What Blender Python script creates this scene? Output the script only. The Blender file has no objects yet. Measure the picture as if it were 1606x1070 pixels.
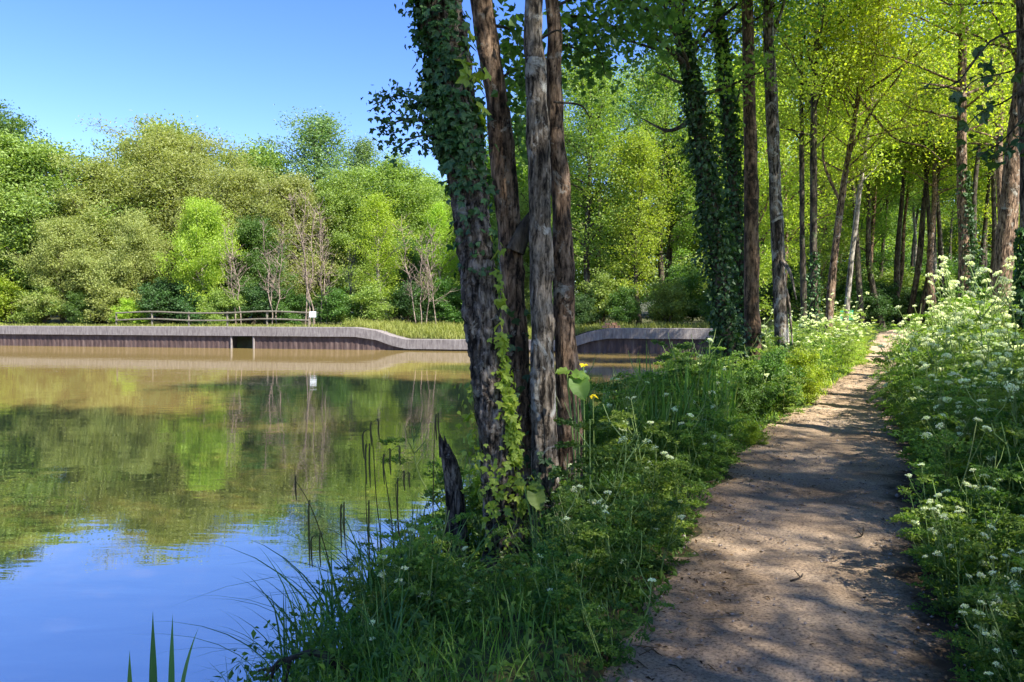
import bpy, math, random
import numpy as np
from mathutils import Vector, Matrix

# ------------------------------------------------------------------ camera, sky, sun, exposure
SC = bpy.context.scene
COL = SC.collection
F, CX, CY, EYE = 1180.0, 803.0, 535.0, 2.0
PITCH = math.atan(35.0 / F)
SUN_EL, SUN_AZ = math.radians(46), math.radians(133)      # azimuth clockwise from +Y
cam = bpy.data.cameras.new("camera"); camo = bpy.data.objects.new("camera", cam); COL.objects.link(camo)
cam.sensor_width = 36.0; cam.lens = 36.0 * F / 1606.0; cam.clip_end = 2000.0; cam.clip_start = 0.05
camo.location = (0, 0, EYE); camo.rotation_euler = (math.pi / 2 - PITCH, 0, 0)
SC.camera = camo
world = bpy.data.worlds.new("World"); SC.world = world; world.use_nodes = True
wn, wl = world.node_tree.nodes, world.node_tree.links
sky = wn.new("ShaderNodeTexSky"); sky.sky_type = 'NISHITA'; sky.sun_disc = False
sky.sun_elevation = SUN_EL; sky.sun_rotation = SUN_AZ
sky.air_density = 1.0; sky.dust_density = 0.3; sky.ozone_density = 2.5
hsv = wn.new("ShaderNodeHueSaturation"); hsv.inputs["Saturation"].default_value = 1.3; hsv.inputs["Hue"].default_value = .522; hsv.inputs["Value"].default_value = .85
wl.new(sky.outputs[0], hsv.inputs["Color"]); wl.new(hsv.outputs[0], wn["Background"].inputs[0]); wn["Background"].inputs[1].default_value = 0.14
sun = bpy.data.lights.new("sun", 'SUN'); suno = bpy.data.objects.new("sun", sun); COL.objects.link(suno)
sun.energy = 5.0; sun.angle = math.radians(0.6); sun.color = (1.0, 0.94, 0.84)
SUN_DIR = Vector((math.sin(SUN_AZ) * math.cos(SUN_EL), math.cos(SUN_AZ) * math.cos(SUN_EL), math.sin(SUN_EL)))
suno.rotation_euler = SUN_DIR.to_track_quat('Z', 'Y').to_euler(); suno.location = SUN_DIR * 60
SC.view_settings.view_transform = 'Standard'; SC.view_settings.look = 'None'
SC.view_settings.exposure = 1.5; SC.view_settings.gamma = 1.0
cy = SC.cycles
cy.max_bounces = 8; cy.diffuse_bounces = 4; cy.glossy_bounces = 3; cy.transmission_bounces = 5
cy.transparent_max_bounces = 4; cy.caustics_reflective = False; cy.caustics_refractive = False
cy.sample_clamp_indirect = 6.0

RNG = np.random.default_rng(11)
rnd = random.Random(5)
PI = math.pi


def W(px, py, Y):
    """world point on the ray of photo pixel (px, py) at distance Y along +Y"""
    dx, dz = (px - CX) / F, -(py - CY) / F
    cp, sp = math.cos(PITCH), math.sin(PITCH)
    d = np.array([dx, cp + dz * sp, -sp + dz * cp])
    return np.array([0, 0, EYE]) + d * (Y / d[1])


# ------------------------------------------------------------------ mesh helpers
class MB:
    """collects faces (quads or triangles) with a per-vertex tint; build() links ONE mesh object"""
    def __init__(s):
        s.v, s.f, s.t, s.n, s.uv = [], [], [], 0, []

    def add(s, V, Fq, tint=0.5):
        V = np.asarray(V, float).reshape(-1, 3); Fq = np.asarray(Fq, np.int64)
        s.v.append(V); s.f.append(Fq + s.n); s.n += len(V)
        s.t.append(np.broadcast_to(np.asarray(tint, float), (len(V),)).copy())

    def mesh(s, name, mat, smooth=False):
        me = bpy.data.meshes.new(name)
        V = np.concatenate(s.v) if s.v else np.zeros((0, 3))
        idx = np.concatenate([f.ravel() for f in s.f]) if s.f else np.zeros(0, int)
        tot = np.concatenate([np.full(len(f), f.shape[1]) for f in s.f]) if s.f else np.zeros(0, int)
        me.vertices.add(len(V)); me.vertices.foreach_set("co", V.astype(np.float32).ravel())
        me.loops.add(len(idx)); me.loops.foreach_set("vertex_index", idx.astype(np.int32))
        me.polygons.add(len(tot))
        me.polygons.foreach_set("loop_start", (np.cumsum(tot) - tot).astype(np.int32))
        me.polygons.foreach_set("loop_total", tot.astype(np.int32))
        me.polygons.foreach_set("use_smooth", np.full(len(tot), bool(smooth)))
        a = me.attributes.new("tint", 'FLOAT', 'POINT')
        a.data.foreach_set("value", np.concatenate(s.t).astype(np.float32))
        if mat: me.materials.append(mat)
        me.update(calc_edges=True)
        return me

    def build(s, name, mat, parent=None, smooth=False):
        return link(name, s.mesh(name, mat, smooth), parent)


def link(name, me, parent=None):
    o = bpy.data.objects.new(name, me); COL.objects.link(o)
    if parent: o.parent = parent
    return o


def tag(o, label=None, cat=None, group=None, kind=None):
    if label: o["label"] = label
    if cat: o["category"] = cat
    if group: o["group"] = group
    if kind: o["kind"] = kind
    return o


def thing(name, label, cat, loc=(0, 0, 0), rz=0.0, sc=1.0, group=None):
    o = bpy.data.objects.new(name, None); COL.objects.link(o)
    o.location = loc; o.rotation_euler = (0, 0, rz)
    o.scale = (sc, sc, sc) if not hasattr(sc, '__len__') else sc
    o.empty_display_size = 0.2
    return tag(o, label, cat, group)


def child(name, me, parent, mat=None):
    o = link(name, me, parent)
    if mat:
        o.material_slots[0].link = 'OBJECT'; o.material_slots[0].material = mat
    return o


def norm(a): return a / np.maximum(np.linalg.norm(a, axis=-1, keepdims=True), 1e-9)


def spline(P, n):
    """Catmull-Rom through points P, n samples"""
    P = np.asarray(P, float)
    if len(P) == 2: return P[0] + (P[1] - P[0]) * np.linspace(0, 1, n)[:, None]
    Q = np.concatenate([[2 * P[0] - P[1]], P, [2 * P[-1] - P[-2]]])
    t = np.linspace(0, len(P) - 1 - 1e-6, n); i = t.astype(int); u = (t - i)[:, None]
    a, b, c, d = Q[i], Q[i + 1], Q[i + 2], Q[i + 3]
    return .5 * (2 * b + (c - a) * u + (2 * a - 5 * b + 4 * c - d) * u**2 + (3 * b - a - 3 * c + d) * u**3)


def tube(mb, P, R, k=6, tint=0.5, cap=True, disp=None):
    """tapered tube along P with radii R; disp: array (len(P), k) added to radii"""
    P = np.asarray(P, float); n = len(P); R = np.broadcast_to(np.asarray(R, float), (n,))
    T = norm(np.gradient(P, axis=0))
    ref = np.array([1, 0, 0]) if abs(T[0][0]) < .8 else np.array([0, 1, 0])
    U = norm(np.cross(T, ref)); U = norm(U); Vv = np.cross(T, U)
    th = np.linspace(0, 2 * PI, k, endpoint=False)
    rr = R[:, None] + (disp if disp is not None else 0)
    ring = P[:, None] + (np.cos(th)[None, :, None] * U[:, None] + np.sin(th)[None, :, None] * Vv[:, None]) * rr[..., None]
    i, j = np.meshgrid(np.arange(n - 1), np.arange(k), indexing='ij')
    q = np.stack([i * k + j, i * k + (j + 1) % k, (i + 1) * k + (j + 1) % k, (i + 1) * k + j], -1).reshape(-1, 4)
    mb.add(ring.reshape(-1, 3), q, tint)
    if cap:
        top = ring[-1]; c = top.mean(0)
        mb.add(np.vstack([top, c]), np.stack([np.arange(k), (np.arange(k) + 1) % k, np.full(k, k)], -1), float(np.mean(tint)))


def leaves(mb, C, L, Wd, up=0.5, rng=RNG, tint=None, dirs=None, droop=0.0, fold=0.18):
    """one folded diamond leaf per centre"""
    n = len(C)
    if n == 0: return
    nr = norm(rng.normal(size=(n, 3)) + np.array([0, 0, up * 2.0]))
    e1 = rng.normal(size=(n, 3)) if dirs is None else dirs + rng.normal(size=(n, 3)) * .35
    e1[:, 2] -= droop
    e1 = norm(e1 - (e1 * nr).sum(1, keepdims=True) * nr)
    e2 = np.cross(nr, e1)
    s = rng.uniform(.65, 1.3, (n, 1))
    Lh, Wh = L * s, Wd * s
    base = C - e1 * Lh * .5; tip = C + e1 * Lh * .5 - nr * Lh * .08
    mid = C - e1 * Lh * .06 - nr * Wh * fold
    l, r = mid + e2 * Wh * .5 + nr * Wh * fold * 2, mid - e2 * Wh * .5 + nr * Wh * fold * 2
    V = np.stack([base, l, tip, r], 1).reshape(-1, 3)
    if tint is None: tint = rng.uniform(0, 1, n)
    mb.add(V, np.arange(4 * n).reshape(n, 4), np.repeat(tint, 4))


def blades(mb, B, H, Wd, lean=.35, rng=RNG, seg=4, tint=None, az=None, curl=1.0):
    """grass blades: B base points (n,3), heights H, widths; each bends over"""
    n = len(B); H = np.broadcast_to(H, (n,)); Wd = np.broadcast_to(Wd, (n,))
    if az is None: az = rng.uniform(0, 2 * PI, n)
    d = np.stack([np.cos(az), np.sin(az), np.zeros(n)], 1); side = np.stack([-d[:, 1], d[:, 0], np.zeros(n)], 1)
    ln = rng.uniform(.2, 1.0, n) * lean
    ts = np.linspace(0, 1, seg + 1); rows = []
    for t in ts:
        out = ln * (t * .5 + t**2.2 * 1.0 * curl) * H
        z = H * (t - .42 * np.clip(ln, 0, 1.4) * curl * t**3)
        c = B + d * out[:, None] + np.array([0, 0, 1]) * z[:, None]
        w = Wd * (1 - t**2.2) * (.55 + .9 * t * (1 - t) * 2) * .5
        rows += [c - side * w[:, None], c + side * w[:, None]]
    V = np.stack(rows, 1); m = V.shape[1]
    q = np.array([[2 * i, 2 * i + 1, 2 * i + 3, 2 * i + 2] for i in range(seg)])
    Fq = (np.arange(n)[:, None, None] * m + q[None]).reshape(-1, 4)
    if tint is None: tint = rng.uniform(0, 1, n)
    mb.add(V.reshape(-1, 3), Fq, np.repeat(tint, m))


def vnoise(n0, n1, f0, f1, rng, per1=True):
    """smooth value noise on an n0 x n1 grid with f0 x f1 cells, periodic along axis 1"""
    f0, f1 = max(2, int(f0)), max(2, int(f1))
    g = rng.normal(size=(f0 + 3, f1))
    a = np.linspace(0, f0, n0, endpoint=False); b = np.arange(n1) / n1 * f1
    i, j = a.astype(int), b.astype(int); u, v = a - i, b - j
    u, v = (u * u * (3 - 2 * u))[:, None], (v * v * (3 - 2 * v))[None]
    j1 = (j + 1) % f1
    return (g[i][:, j] * (1 - u) * (1 - v) + g[i + 1][:, j] * u * (1 - v) + g[i][:, j1] * (1 - u) * v + g[i + 1][:, j1] * u * v)


# ------------------------------------------------------------------ materials
def new_mat(name):
    m = bpy.data.materials.new(name); m.use_nodes = True
    nt = m.node_tree; nt.nodes.clear()
    out = nt.nodes.new("ShaderNodeOutputMaterial")
    return m, nt.nodes, nt.links, out


def ramp(nodes, stops):
    r = nodes.new("ShaderNodeValToRGB"); e = r.color_ramp.elements
    while len(e) < len(stops): e.new(.5)
    for el, (p, c) in zip(e, stops): el.position = p; el.color = (*c, 1)
    return r


def noise(nodes, links, scale, detail=4, rough=.6, vec=None, dist=0.0):
    n = nodes.new("ShaderNodeTexNoise"); n.inputs["Scale"].default_value = scale
    n.inputs["Detail"].default_value = detail; n.inputs["Roughness"].default_value = rough; n.inputs["Distortion"].default_value = dist
    if vec: links.new(vec, n.inputs["Vector"])
    return n


def leaf_mat(name, dark, mid, light, trans=.45, gloss=.12, hue=.012):
    m, N, Lk, out = new_mat(name)
    at = N.new("ShaderNodeAttribute"); at.attribute_name = "tint"
    oi = N.new("ShaderNodeObjectInfo")
    r = ramp(N, [(0, dark), (.5, mid), (1, light)])
    Lk.new(at.outputs["Fac"], r.inputs[0])
    hs = N.new("ShaderNodeHueSaturation")
    mr = N.new("ShaderNodeMapRange"); mr.inputs[3].default_value = .5 - hue; mr.inputs[4].default_value = .5 + hue
    mv = N.new("ShaderNodeMapRange"); mv.inputs[3].default_value = 1.2; mv.inputs[4].default_value = 1.55
    Lk.new(oi.outputs["Random"], mr.inputs[0]); Lk.new(oi.outputs["Random"], mv.inputs[0])
    Lk.new(mr.outputs[0], hs.inputs["Hue"]); Lk.new(mv.outputs[0], hs.inputs["Value"]); Lk.new(r.outputs[0], hs.inputs["Color"])
    d = N.new("ShaderNodeBsdfDiffuse"); Lk.new(hs.outputs[0], d.inputs[0])
    tr = N.new("ShaderNodeBsdfTranslucent")
    mu = N.new("ShaderNodeMix"); mu.data_type = 'RGBA'; mu.blend_type = 'MULTIPLY'; mu.inputs["Factor"].default_value = 1
    mu.inputs["B"].default_value = (1.75, 1.85, .6, 1)
    Lk.new(hs.outputs[0], mu.inputs["A"]); Lk.new(mu.outputs["Result"], tr.inputs[0])
    mx = N.new("ShaderNodeMixShader"); mx.inputs[0].default_value = trans
    Lk.new(d.outputs[0], mx.inputs[1]); Lk.new(tr.outputs[0], mx.inputs[2])
    g = N.new("ShaderNodeBsdfGlossy"); g.inputs["Roughness"].default_value = .55; g.inputs[0].default_value = (.75, .85, .7, 1)
    m2 = N.new("ShaderNodeMixShader"); m2.inputs[0].default_value = gloss * .35
    Lk.new(mx.outputs[0], m2.inputs[1]); Lk.new(g.outputs[0], m2.inputs[2]); Lk.new(m2.outputs[0], out.inputs[0])
    return m


def bark_mat(name, dark, mid, light, patch=None, patch_amt=.35, scale=14, moss=None):
    m, N, Lk, out = new_mat(name)
    tc = N.new("ShaderNodeTexCoord"); mp = N.new("ShaderNodeMapping"); mp.inputs["Scale"].default_value = (1, 1, .22)
    Lk.new(tc.outputs["Object"], mp.inputs[0])
    n1 = noise(N, Lk, scale, 6, .65, mp.outputs[0], .4)
    r = ramp(N, [(.40, dark), (.50, mid), (.63, light)]); Lk.new(n1.outputs[0], r.inputs[0])
    at = N.new("ShaderNodeAttribute"); at.attribute_name = "tint"
    tr = ramp(N, [(.12, (.16, .15, .14)), (.34, (.8, .8, .8)), (.6, (1.15, 1.13, 1.1))]); Lk.new(at.outputs["Fac"], tr.inputs[0])
    mu = N.new("ShaderNodeMix"); mu.data_type = 'RGBA'; mu.blend_type = 'MULTIPLY'; mu.inputs["Factor"].default_value = 1
    Lk.new(r.outputs[0], mu.inputs["A"]); Lk.new(tr.outputs[0], mu.inputs["B"])
    nb = noise(N, Lk, 2.6, 6, .7, tc.outputs["Object"], .8)           # dark bark blotches, with dapples of shade painted in
    rb = ramp(N, [(.36, (.38, .36, .34)), (.5, (1, 1, 1)), (.68, (1.25, 1.2, 1.12))]); Lk.new(nb.outputs[0], rb.inputs[0])
    mb_ = N.new("ShaderNodeMix"); mb_.data_type = 'RGBA'; mb_.blend_type = 'MULTIPLY'; mb_.inputs["Factor"].default_value = 1
    Lk.new(mu.outputs["Result"], mb_.inputs["A"]); Lk.new(rb.outputs[0], mb_.inputs["B"])
    col = mb_.outputs["Result"]
    for (c, sc, lo, hi) in ([(patch, 4.5, .62 - patch_amt * .2, .70 - patch_amt * .2)] if patch else []) + ([(moss, 1.6, .5, .68)] if moss else []):
        n2 = noise(N, Lk, sc, 7, .7, tc.outputs["Object"], .6)
        rr = ramp(N, [(lo, (0, 0, 0)), (hi, (1, 1, 1))]); Lk.new(n2.outputs[0], rr.inputs[0])
        mx = N.new("ShaderNodeMix"); mx.data_type = 'RGBA'; Lk.new(rr.outputs[0], mx.inputs["Factor"])
        Lk.new(col, mx.inputs["A"]); mx.inputs["B"].default_value = (*c, 1); col = mx.outputs["Result"]
    b = N.new("ShaderNodeBsdfPrincipled"); b.inputs["Roughness"].default_value = .9; b.inputs["Specular IOR Level"].default_value = .2
    Lk.new(col, b.inputs["Base Color"])
    bu = N.new("ShaderNodeBump"); bu.inputs["Strength"].default_value = 1.0; bu.inputs["Distance"].default_value = .03
    n3 = noise(N, Lk, scale * 2.2, 6, .7, mp.outputs[0], .3); Lk.new(n3.outputs[0], bu.inputs["Height"]); Lk.new(bu.outputs[0], b.inputs["Normal"])
    Lk.new(b.outputs[0], out.inputs[0])
    return m


def plain_mat(name, stops, scale=8, rough=.85, bump=.3, dist=.01, stretch=(1, 1, 1), spec=.3):
    m, N, Lk, out = new_mat(name)
    tc = N.new("ShaderNodeTexCoord"); mp = N.new("ShaderNodeMapping"); mp.inputs["Scale"].default_value = stretch
    Lk.new(tc.outputs["Object"], mp.inputs[0])
    n = noise(N, Lk, scale, 7, .65, mp.outputs[0]); r = ramp(N, stops); Lk.new(n.outputs[0], r.inputs[0])
    b = N.new("ShaderNodeBsdfPrincipled"); b.inputs["Roughness"].default_value = rough; b.inputs["Specular IOR Level"].default_value = spec
    Lk.new(r.outputs[0], b.inputs["Base Color"])
    bu = N.new("ShaderNodeBump"); bu.inputs["Strength"].default_value = bump; bu.inputs["Distance"].default_value = dist
    n2 = noise(N, Lk, scale * 4, 6, .7, mp.outputs[0]); Lk.new(n2.outputs[0], bu.inputs["Height"]); Lk.new(bu.outputs[0], b.inputs["Normal"])
    Lk.new(b.outputs[0], out.inputs[0])
    return m


M = {}
M['willow'] = leaf_mat("willow_leaf", (.12, .15, .04), (.19, .22, .06), (.27, .285, .09), .4)
M['green'] = leaf_mat("green_leaf", (.085, .13, .024), (.145, .20, .04), (.23, .285, .06), .42)
M['bright'] = leaf_mat("bright_leaf", (.12, .19, .018), (.21, .29, .025), (.32, .37, .04), .45)
M['yellow'] = leaf_mat("yellow_green_leaf", (.14, .185, .02), (.25, .305, .035), (.39, .41, .055), .55)
M['bluish'] = leaf_mat("bluish_leaf", (.065, .12, .045), (.11, .18, .065), (.17, .25, .10), .38)
M['wood_leaf'] = leaf_mat("woodland_leaf", (.06, .12, .018), (.125, .20, .03), (.22, .29, .045), .5)
M['dark'] = leaf_mat("dark_leaf", (.02, .05, .012), (.035, .08, .018), (.06, .12, .025), .32)
M['alder'] = leaf_mat("alder_leaf", (.035, .08, .014), (.06, .125, .02), (.11, .18, .03), .45)
M['ivy'] = leaf_mat("ivy_leaf", (.012, .035, .01), (.022, .06, .014), (.05, .11, .02), .2, .16)
M['ivy_young'] = leaf_mat("young_ivy_leaf", (.12, .19, .02), (.2, .28, .03), (.3, .36, .04), .4, .12)
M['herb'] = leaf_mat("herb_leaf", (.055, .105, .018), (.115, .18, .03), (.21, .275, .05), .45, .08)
M['herb_lit'] = leaf_mat("sunlit_herb_leaf", (.10, .16, .03), (.19, .26, .05), (.3, .34, .09), .45, .06)  # paler copy of the herb leaf, sunlight painted into its colour
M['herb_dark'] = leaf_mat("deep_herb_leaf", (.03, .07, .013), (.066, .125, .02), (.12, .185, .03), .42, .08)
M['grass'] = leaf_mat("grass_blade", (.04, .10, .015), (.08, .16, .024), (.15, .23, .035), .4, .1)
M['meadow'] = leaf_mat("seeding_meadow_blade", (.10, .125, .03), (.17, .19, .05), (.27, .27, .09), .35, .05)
M['grass_lit'] = leaf_mat("sunlit_grass_blade", (.14, .22, .02), (.23, .31, .03), (.34, .37, .05), .4, .08)  # brighter copy of the grass blade, sunshine put into the colour
M['reed'] = leaf_mat("reed_blade", (.03, .085, .018), (.06, .14, .025), (.11, .2, .035), .35, .14)
M['stalk'] = leaf_mat("stalk_green", (.10, .16, .04), (.16, .22, .06), (.24, .28, .10), .15, .08)
M['spike'] = leaf_mat("sedge_spike", (.03, .025, .012), (.05, .045, .018), (.08, .075, .03), .15, .05)
M['petal'] = leaf_mat("white_petal", (.46, .49, .36), (.58, .60, .48), (.68, .69, .6), .3, .02, 0)
M['yellow_petal'] = leaf_mat("yellow_petal", (.7, .5, .01), (.8, .6, .02), (.85, .7, .05), .3, .05, 0)
M['litter'] = leaf_mat("dry_leaf", (.035, .022, .012), (.10, .062, .032), (.24, .16, .085), .15, .03, .01)
M['bark_grey'] = bark_mat("fissured_grey_bark", (.010, .008, .006), (.10, .080, .064), (.27, .235, .20), (.30, .29, .25), .2, 30)
M['bark_brown'] = bark_mat("brown_bark_with_lichen", (.022, .015, .010), (.16, .105, .068), (.34, .24, .165), (.38, .35, .29), .25, 28)
M['bark_lichen'] = bark_mat("lichen_bark", (.018, .014, .011), (.14, .115, .088), (.32, .275, .225), (.42, .41, .37), .4, 28)
M['bark_warm'] = bark_mat("warm_bark", (.03, .02, .012), (.14, .088, .054), (.27, .18, .115), (.04, .028, .018), .55, 20)
M['bark_dark'] = bark_mat("dark_bark", (.018, .015, .011), (.055, .044, .033), (.12, .10, .075), (.14, .16, .08), .3, 13)
M['bark_pale'] = bark_mat("pale_bark", (.11, .095, .075), (.25, .225, .185), (.42, .39, .33), None, .3, 15)
M['dead'] = bark_mat("dead_grey_wood", (.10, .08, .066), (.21, .17, .14), (.32, .265, .225), None, .3, 15)

# ------------------------------------------------------------------ terrain
POND = np.array([(-1.35, 4.2), (-1.9, 1.0), (-3.2, -3.0), (-9, -9), (-30, -14), (-62, 0), (-70, 30), (-64, 62.8),
                 (16.5, 41.1), (13.8, 39.5), (10.6, 34), (7.2, 26.5), (4.4, 20), (2.1, 14), (.5, 9.5), (-.65, 6.6)])
WALL_A, WALL_B = np.array([-64.0, 62.8]), np.array([16.5, 41.1])


def wall_y(x): return WALL_A[1] + (x - WALL_A[0]) * (WALL_B[1] - WALL_A[1]) / (WALL_B[0] - WALL_A[0])
def wall_top(x): return np.interp(x, [-70, -10.0, -8.6, -7.6, -6.6, 2.6, 3.6, 4.6, 5.6, 20], [1.49, 1.44, 1.24, .9, .70, .70, .9, 1.25, 1.44, 1.44])


def pond_sd(x, y):
    """+ on land, - in the pond: distance to the pond's edge"""
    x, y = np.asarray(x, float), np.asarray(y, float)
    d = np.full(x.shape, 1e9); ins = np.zeros(x.shape, bool); n = len(POND)
    for i in range(n):
        a, b = POND[i], POND[(i + 1) % n]; e = b - a
        t = np.clip(((x - a[0]) * e[0] + (y - a[1]) * e[1]) / (e @ e), 0, 1)
        d = np.minimum(d, np.hypot(x - a[0] - t * e[0], y - a[1] - t * e[1]))
        c = ((a[1] > y) != (b[1] > y)) & (x < e[0] * (y - a[1]) / (e[1] if e[1] else 1e-9) + a[0])
        ins ^= c
    return np.where(ins, -d, d)


PATH = np.array([(-1.6, -9), (-.7, -4), (.05, 0), (1.25, 3.3), (3.17, 7.6), (6.08, 13.2), (10.9, 21.6), (15.9, 31), (19.5, 37), (25, 43), (33, 48)])
PATH_W = np.array([1.3, 1.3, 1.3, 1.25, 1.75, 1.15, 1.35, 1.5, 1.8, 2, 2])
PS = spline(PATH, 400); PSW = np.interp(np.linspace(0, 1, 400), np.linspace(0, 1, len(PATH_W)), PATH_W)


def path_dist(x, y):
    """signed distance to the path's centre line (+ = to its right) and the path's width there"""
    x, y = np.asarray(x, float), np.asarray(y, float); sh = x.shape
    p = np.stack([x.ravel(), y.ravel()], 1); out = np.empty(len(p)); wd = np.empty(len(p))
    T = norm(np.gradient(PS, axis=0))
    for s in range(0, len(p), 4000):
        q = p[s:s + 4000]; dd = ((q[:, None] - PS[None])**2).sum(-1); k = dd.argmin(1)
        v = q - PS[k]; out[s:s + 4000] = np.sqrt(dd.min(1)) * np.sign(T[k, 1] * v[:, 0] - T[k, 0] * v[:, 1]); wd[s:s + 4000] = PSW[k]
    return out.reshape(sh), wd.reshape(sh)


def ripple(x, y, s=1.0):
    return (np.sin(x * 1.7 * s + 1.3 * np.sin(y * .9 * s)) + np.sin(y * 2.1 * s + 1.1 * np.sin(x * 1.2 * s + 2)) + .6 * np.sin((x + y) * 3.7 * s)) / 2.6


def gh(x, y):
    x, y = np.asarray(x, float), np.asarray(y, float)
    base = np.interp(y, [-60, 7.5, 13.5, 21.6, 31, 38, 60, 120, 400], [.4, .43, .6, .9, 1.2, 1.4, 1.45, 3.0, 14])
    sd = pond_sd(x, y)
    bt = y - wall_y(x)                                   # behind the dam wall
    behind = (bt > .65) & (x < 18)
    s = np.clip(sd / 1.5, 0, 1); s = s * s * (3 - 2 * s)
    h = np.where(sd > 0, -.05 + (base + .05) * s, np.maximum(-.9, sd * .6 - .05))
    wt = wall_top(x) - .06
    hb = wt + (base - wt) * np.clip(bt / 9, 0, 1)
    h = np.where(behind, hb, np.where((bt > -1) & (x < 16.8) & (x > -66), -.9, h))
    pd, pw = path_dist(x, y)
    rt = np.clip((pd - pw / 2) / 2.5, 0, 1)
    h = h + np.where(sd > .8, .22 * rt * np.clip((40 - y) / 10, 0, 1), 0)
    off = np.clip((np.abs(pd) - pw / 2) / .6, 0, 1)
    h = h + np.where(sd > .3, .05 * off * ripple(x, y) + .02 * ripple(x, y, 2.7), 0)
    return h


def gz(x, y): return float(gh(np.array([x]), np.array([y]))[0])


def axis(parts):
    return np.unique(np.concatenate([np.arange(a, b, s) for a, b, s in parts] + [[parts[-1][1]]]))


xs = axis([(-500, -80, 30), (-80, -20, 2), (-20, -3, .6), (-3, 9, .16), (9, 26, .45), (26, 80, 3), (80, 500, 30)])
ys = axis([(-120, -12, 8), (-12, 2, .5), (2, 16, .16), (16, 40, .4), (40, 64, .3), (64, 110, 3), (110, 600, 30)])
gx, gy = np.meshgrid(xs, ys, indexing='ij')
gzv = gh(gx, gy)
mb = MB(); ni, nj = gx.shape
ii, jj = np.meshgrid(np.arange(ni - 1), np.arange(nj - 1), indexing='ij')
mb.add(np.stack([gx, gy, gzv], -1).reshape(-1, 3), np.stack([ii * nj + jj, (ii + 1) * nj + jj, (ii + 1) * nj + jj + 1, ii * nj + jj + 1], -1).reshape(-1, 4))
M['soil'] = plain_mat("damp_soil_and_moss", [(.3, (.03, .025, .014)), (.5, (.06, .055, .02)), (.62, (.055, .085, .02)), (.75, (.10, .12, .035))], 1.4, .95, .5, .03)
tag(mb.build("ground", M['soil'], smooth=True), kind='structure')


def path_mat():
    m, N, Lk, out = new_mat("trodden_earth_path")
    tc = N.new("ShaderNodeTexCoord")
    n1 = noise(N, Lk, 1.3, 6, .6, tc.outputs["Object"], .5)
    r1 = ramp(N, [(.3, (.25, .178, .112)), (.5, (.41, .30, .198)), (.7, (.52, .40, .28))]); Lk.new(n1.outputs[0], r1.inputs[0])
    n2 = noise(N, Lk, 60, 5, .7, tc.outputs["Object"])
    r2 = ramp(N, [(.36, (.42, .40, .38)), (.5, (1, 1, 1)), (.66, (1.35, 1.32, 1.28))]); Lk.new(n2.outputs[0], r2.inputs[0])
    mu = N.new("ShaderNodeMix"); mu.data_type = 'RGBA'; mu.blend_type = 'MULTIPLY'; mu.inputs["Factor"].default_value = 1
    Lk.new(r1.outputs[0], mu.inputs["A"]); Lk.new(r2.outputs[0], mu.inputs["B"])
    at = N.new("ShaderNodeAttribute"); at.attribute_name = "tint"           # trodden middle (1) to dark humus edge (0)
    n4 = noise(N, Lk, 5, 6, .7, tc.outputs["Object"])
    ad = N.new("ShaderNodeMath"); ad.operation = 'ADD'; Lk.new(at.outputs["Fac"], ad.inputs[0])
    sb = N.new("ShaderNodeMath"); sb.operation = 'SUBTRACT'; Lk.new(n4.outputs[0], sb.inputs[0]); sb.inputs[1].default_value = .5
    Lk.new(sb.outputs[0], ad.inputs[1])
    r4 = ramp(N, [(.1, (0, 0, 0)), (.5, (1, 1, 1))]); Lk.new(ad.outputs[0], r4.inputs[0])
    mx = N.new("ShaderNodeMix"); mx.data_type = 'RGBA'; Lk.new(r4.outputs[0], mx.inputs["Factor"])
    mx.inputs["A"].default_value = (.075, .052, .032, 1); Lk.new(mu.outputs["Result"], mx.inputs["B"])
    b = N.new("ShaderNodeBsdfPrincipled"); b.inputs["Roughness"].default_value = .95; b.inputs["Specular IOR Level"].default_value = .15
    Lk.new(mx.outputs["Result"], b.inputs["Base Color"])
    bu = N.new("ShaderNodeBump"); bu.inputs["Strength"].default_value = .9; bu.inputs["Distance"].default_value = .03
    n3 = noise(N, Lk, 38, 8, .75, tc.outputs["Object"]); Lk.new(n3.outputs[0], bu.inputs["Height"]); Lk.new(bu.outputs[0], b.inputs["Normal"])
    Lk.new(b.outputs[0], out.inputs[0])
    return m


n_al, n_ac = 520, 22
pc = spline(PATH, n_al); pwid = np.interp(np.linspace(0, 1, n_al), np.linspace(0, 1, len(PATH_W)), PATH_W)
pt = norm(np.gradient(pc, axis=0)); pn = np.stack([pt[:, 1], -pt[:, 0]], 1)
u = np.linspace(-1, 1, n_ac)
edge = 1 + .12 * vnoise(n_al, n_ac, 60, 3, RNG)[:, :1] + .06 * vnoise(n_al, n_ac, 170, 3, RNG)[:, :1]
pp = pc[:, None] + pn[:, None] * (u[None, :, None] * (pwid[:, None, None] * .5 + .10) * edge[..., None])
pz = gh(pp[..., 0], pp[..., 1]) + .014 + .012 * (1 - u[None]**4) + .014 * ripple(pp[..., 0], pp[..., 1], 2.2) + .006 * np.clip(vnoise(n_al, n_ac, 300, 9, RNG), -2, 2) - .03 * (np.abs(u[None]) > .96)
ptint = np.clip(1.1 - np.abs(u[None] - (-.22))**2.2 * 1.0, 0, 1) * np.ones((n_al, 1))
mb = MB(); ii, jj = np.meshgrid(np.arange(n_al - 1), np.arange(n_ac - 1), indexing='ij')
mb.add(np.concatenate([pp, pz[..., None]], -1).reshape(-1, 3), np.stack([ii * n_ac + jj, ii * n_ac + jj + 1, (ii + 1) * n_ac + jj + 1, (ii + 1) * n_ac + jj], -1).reshape(-1, 4), ptint.ravel())
M['path'] = path_mat()
tag(mb.build("path", M['path'], smooth=True), kind='structure')


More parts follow.
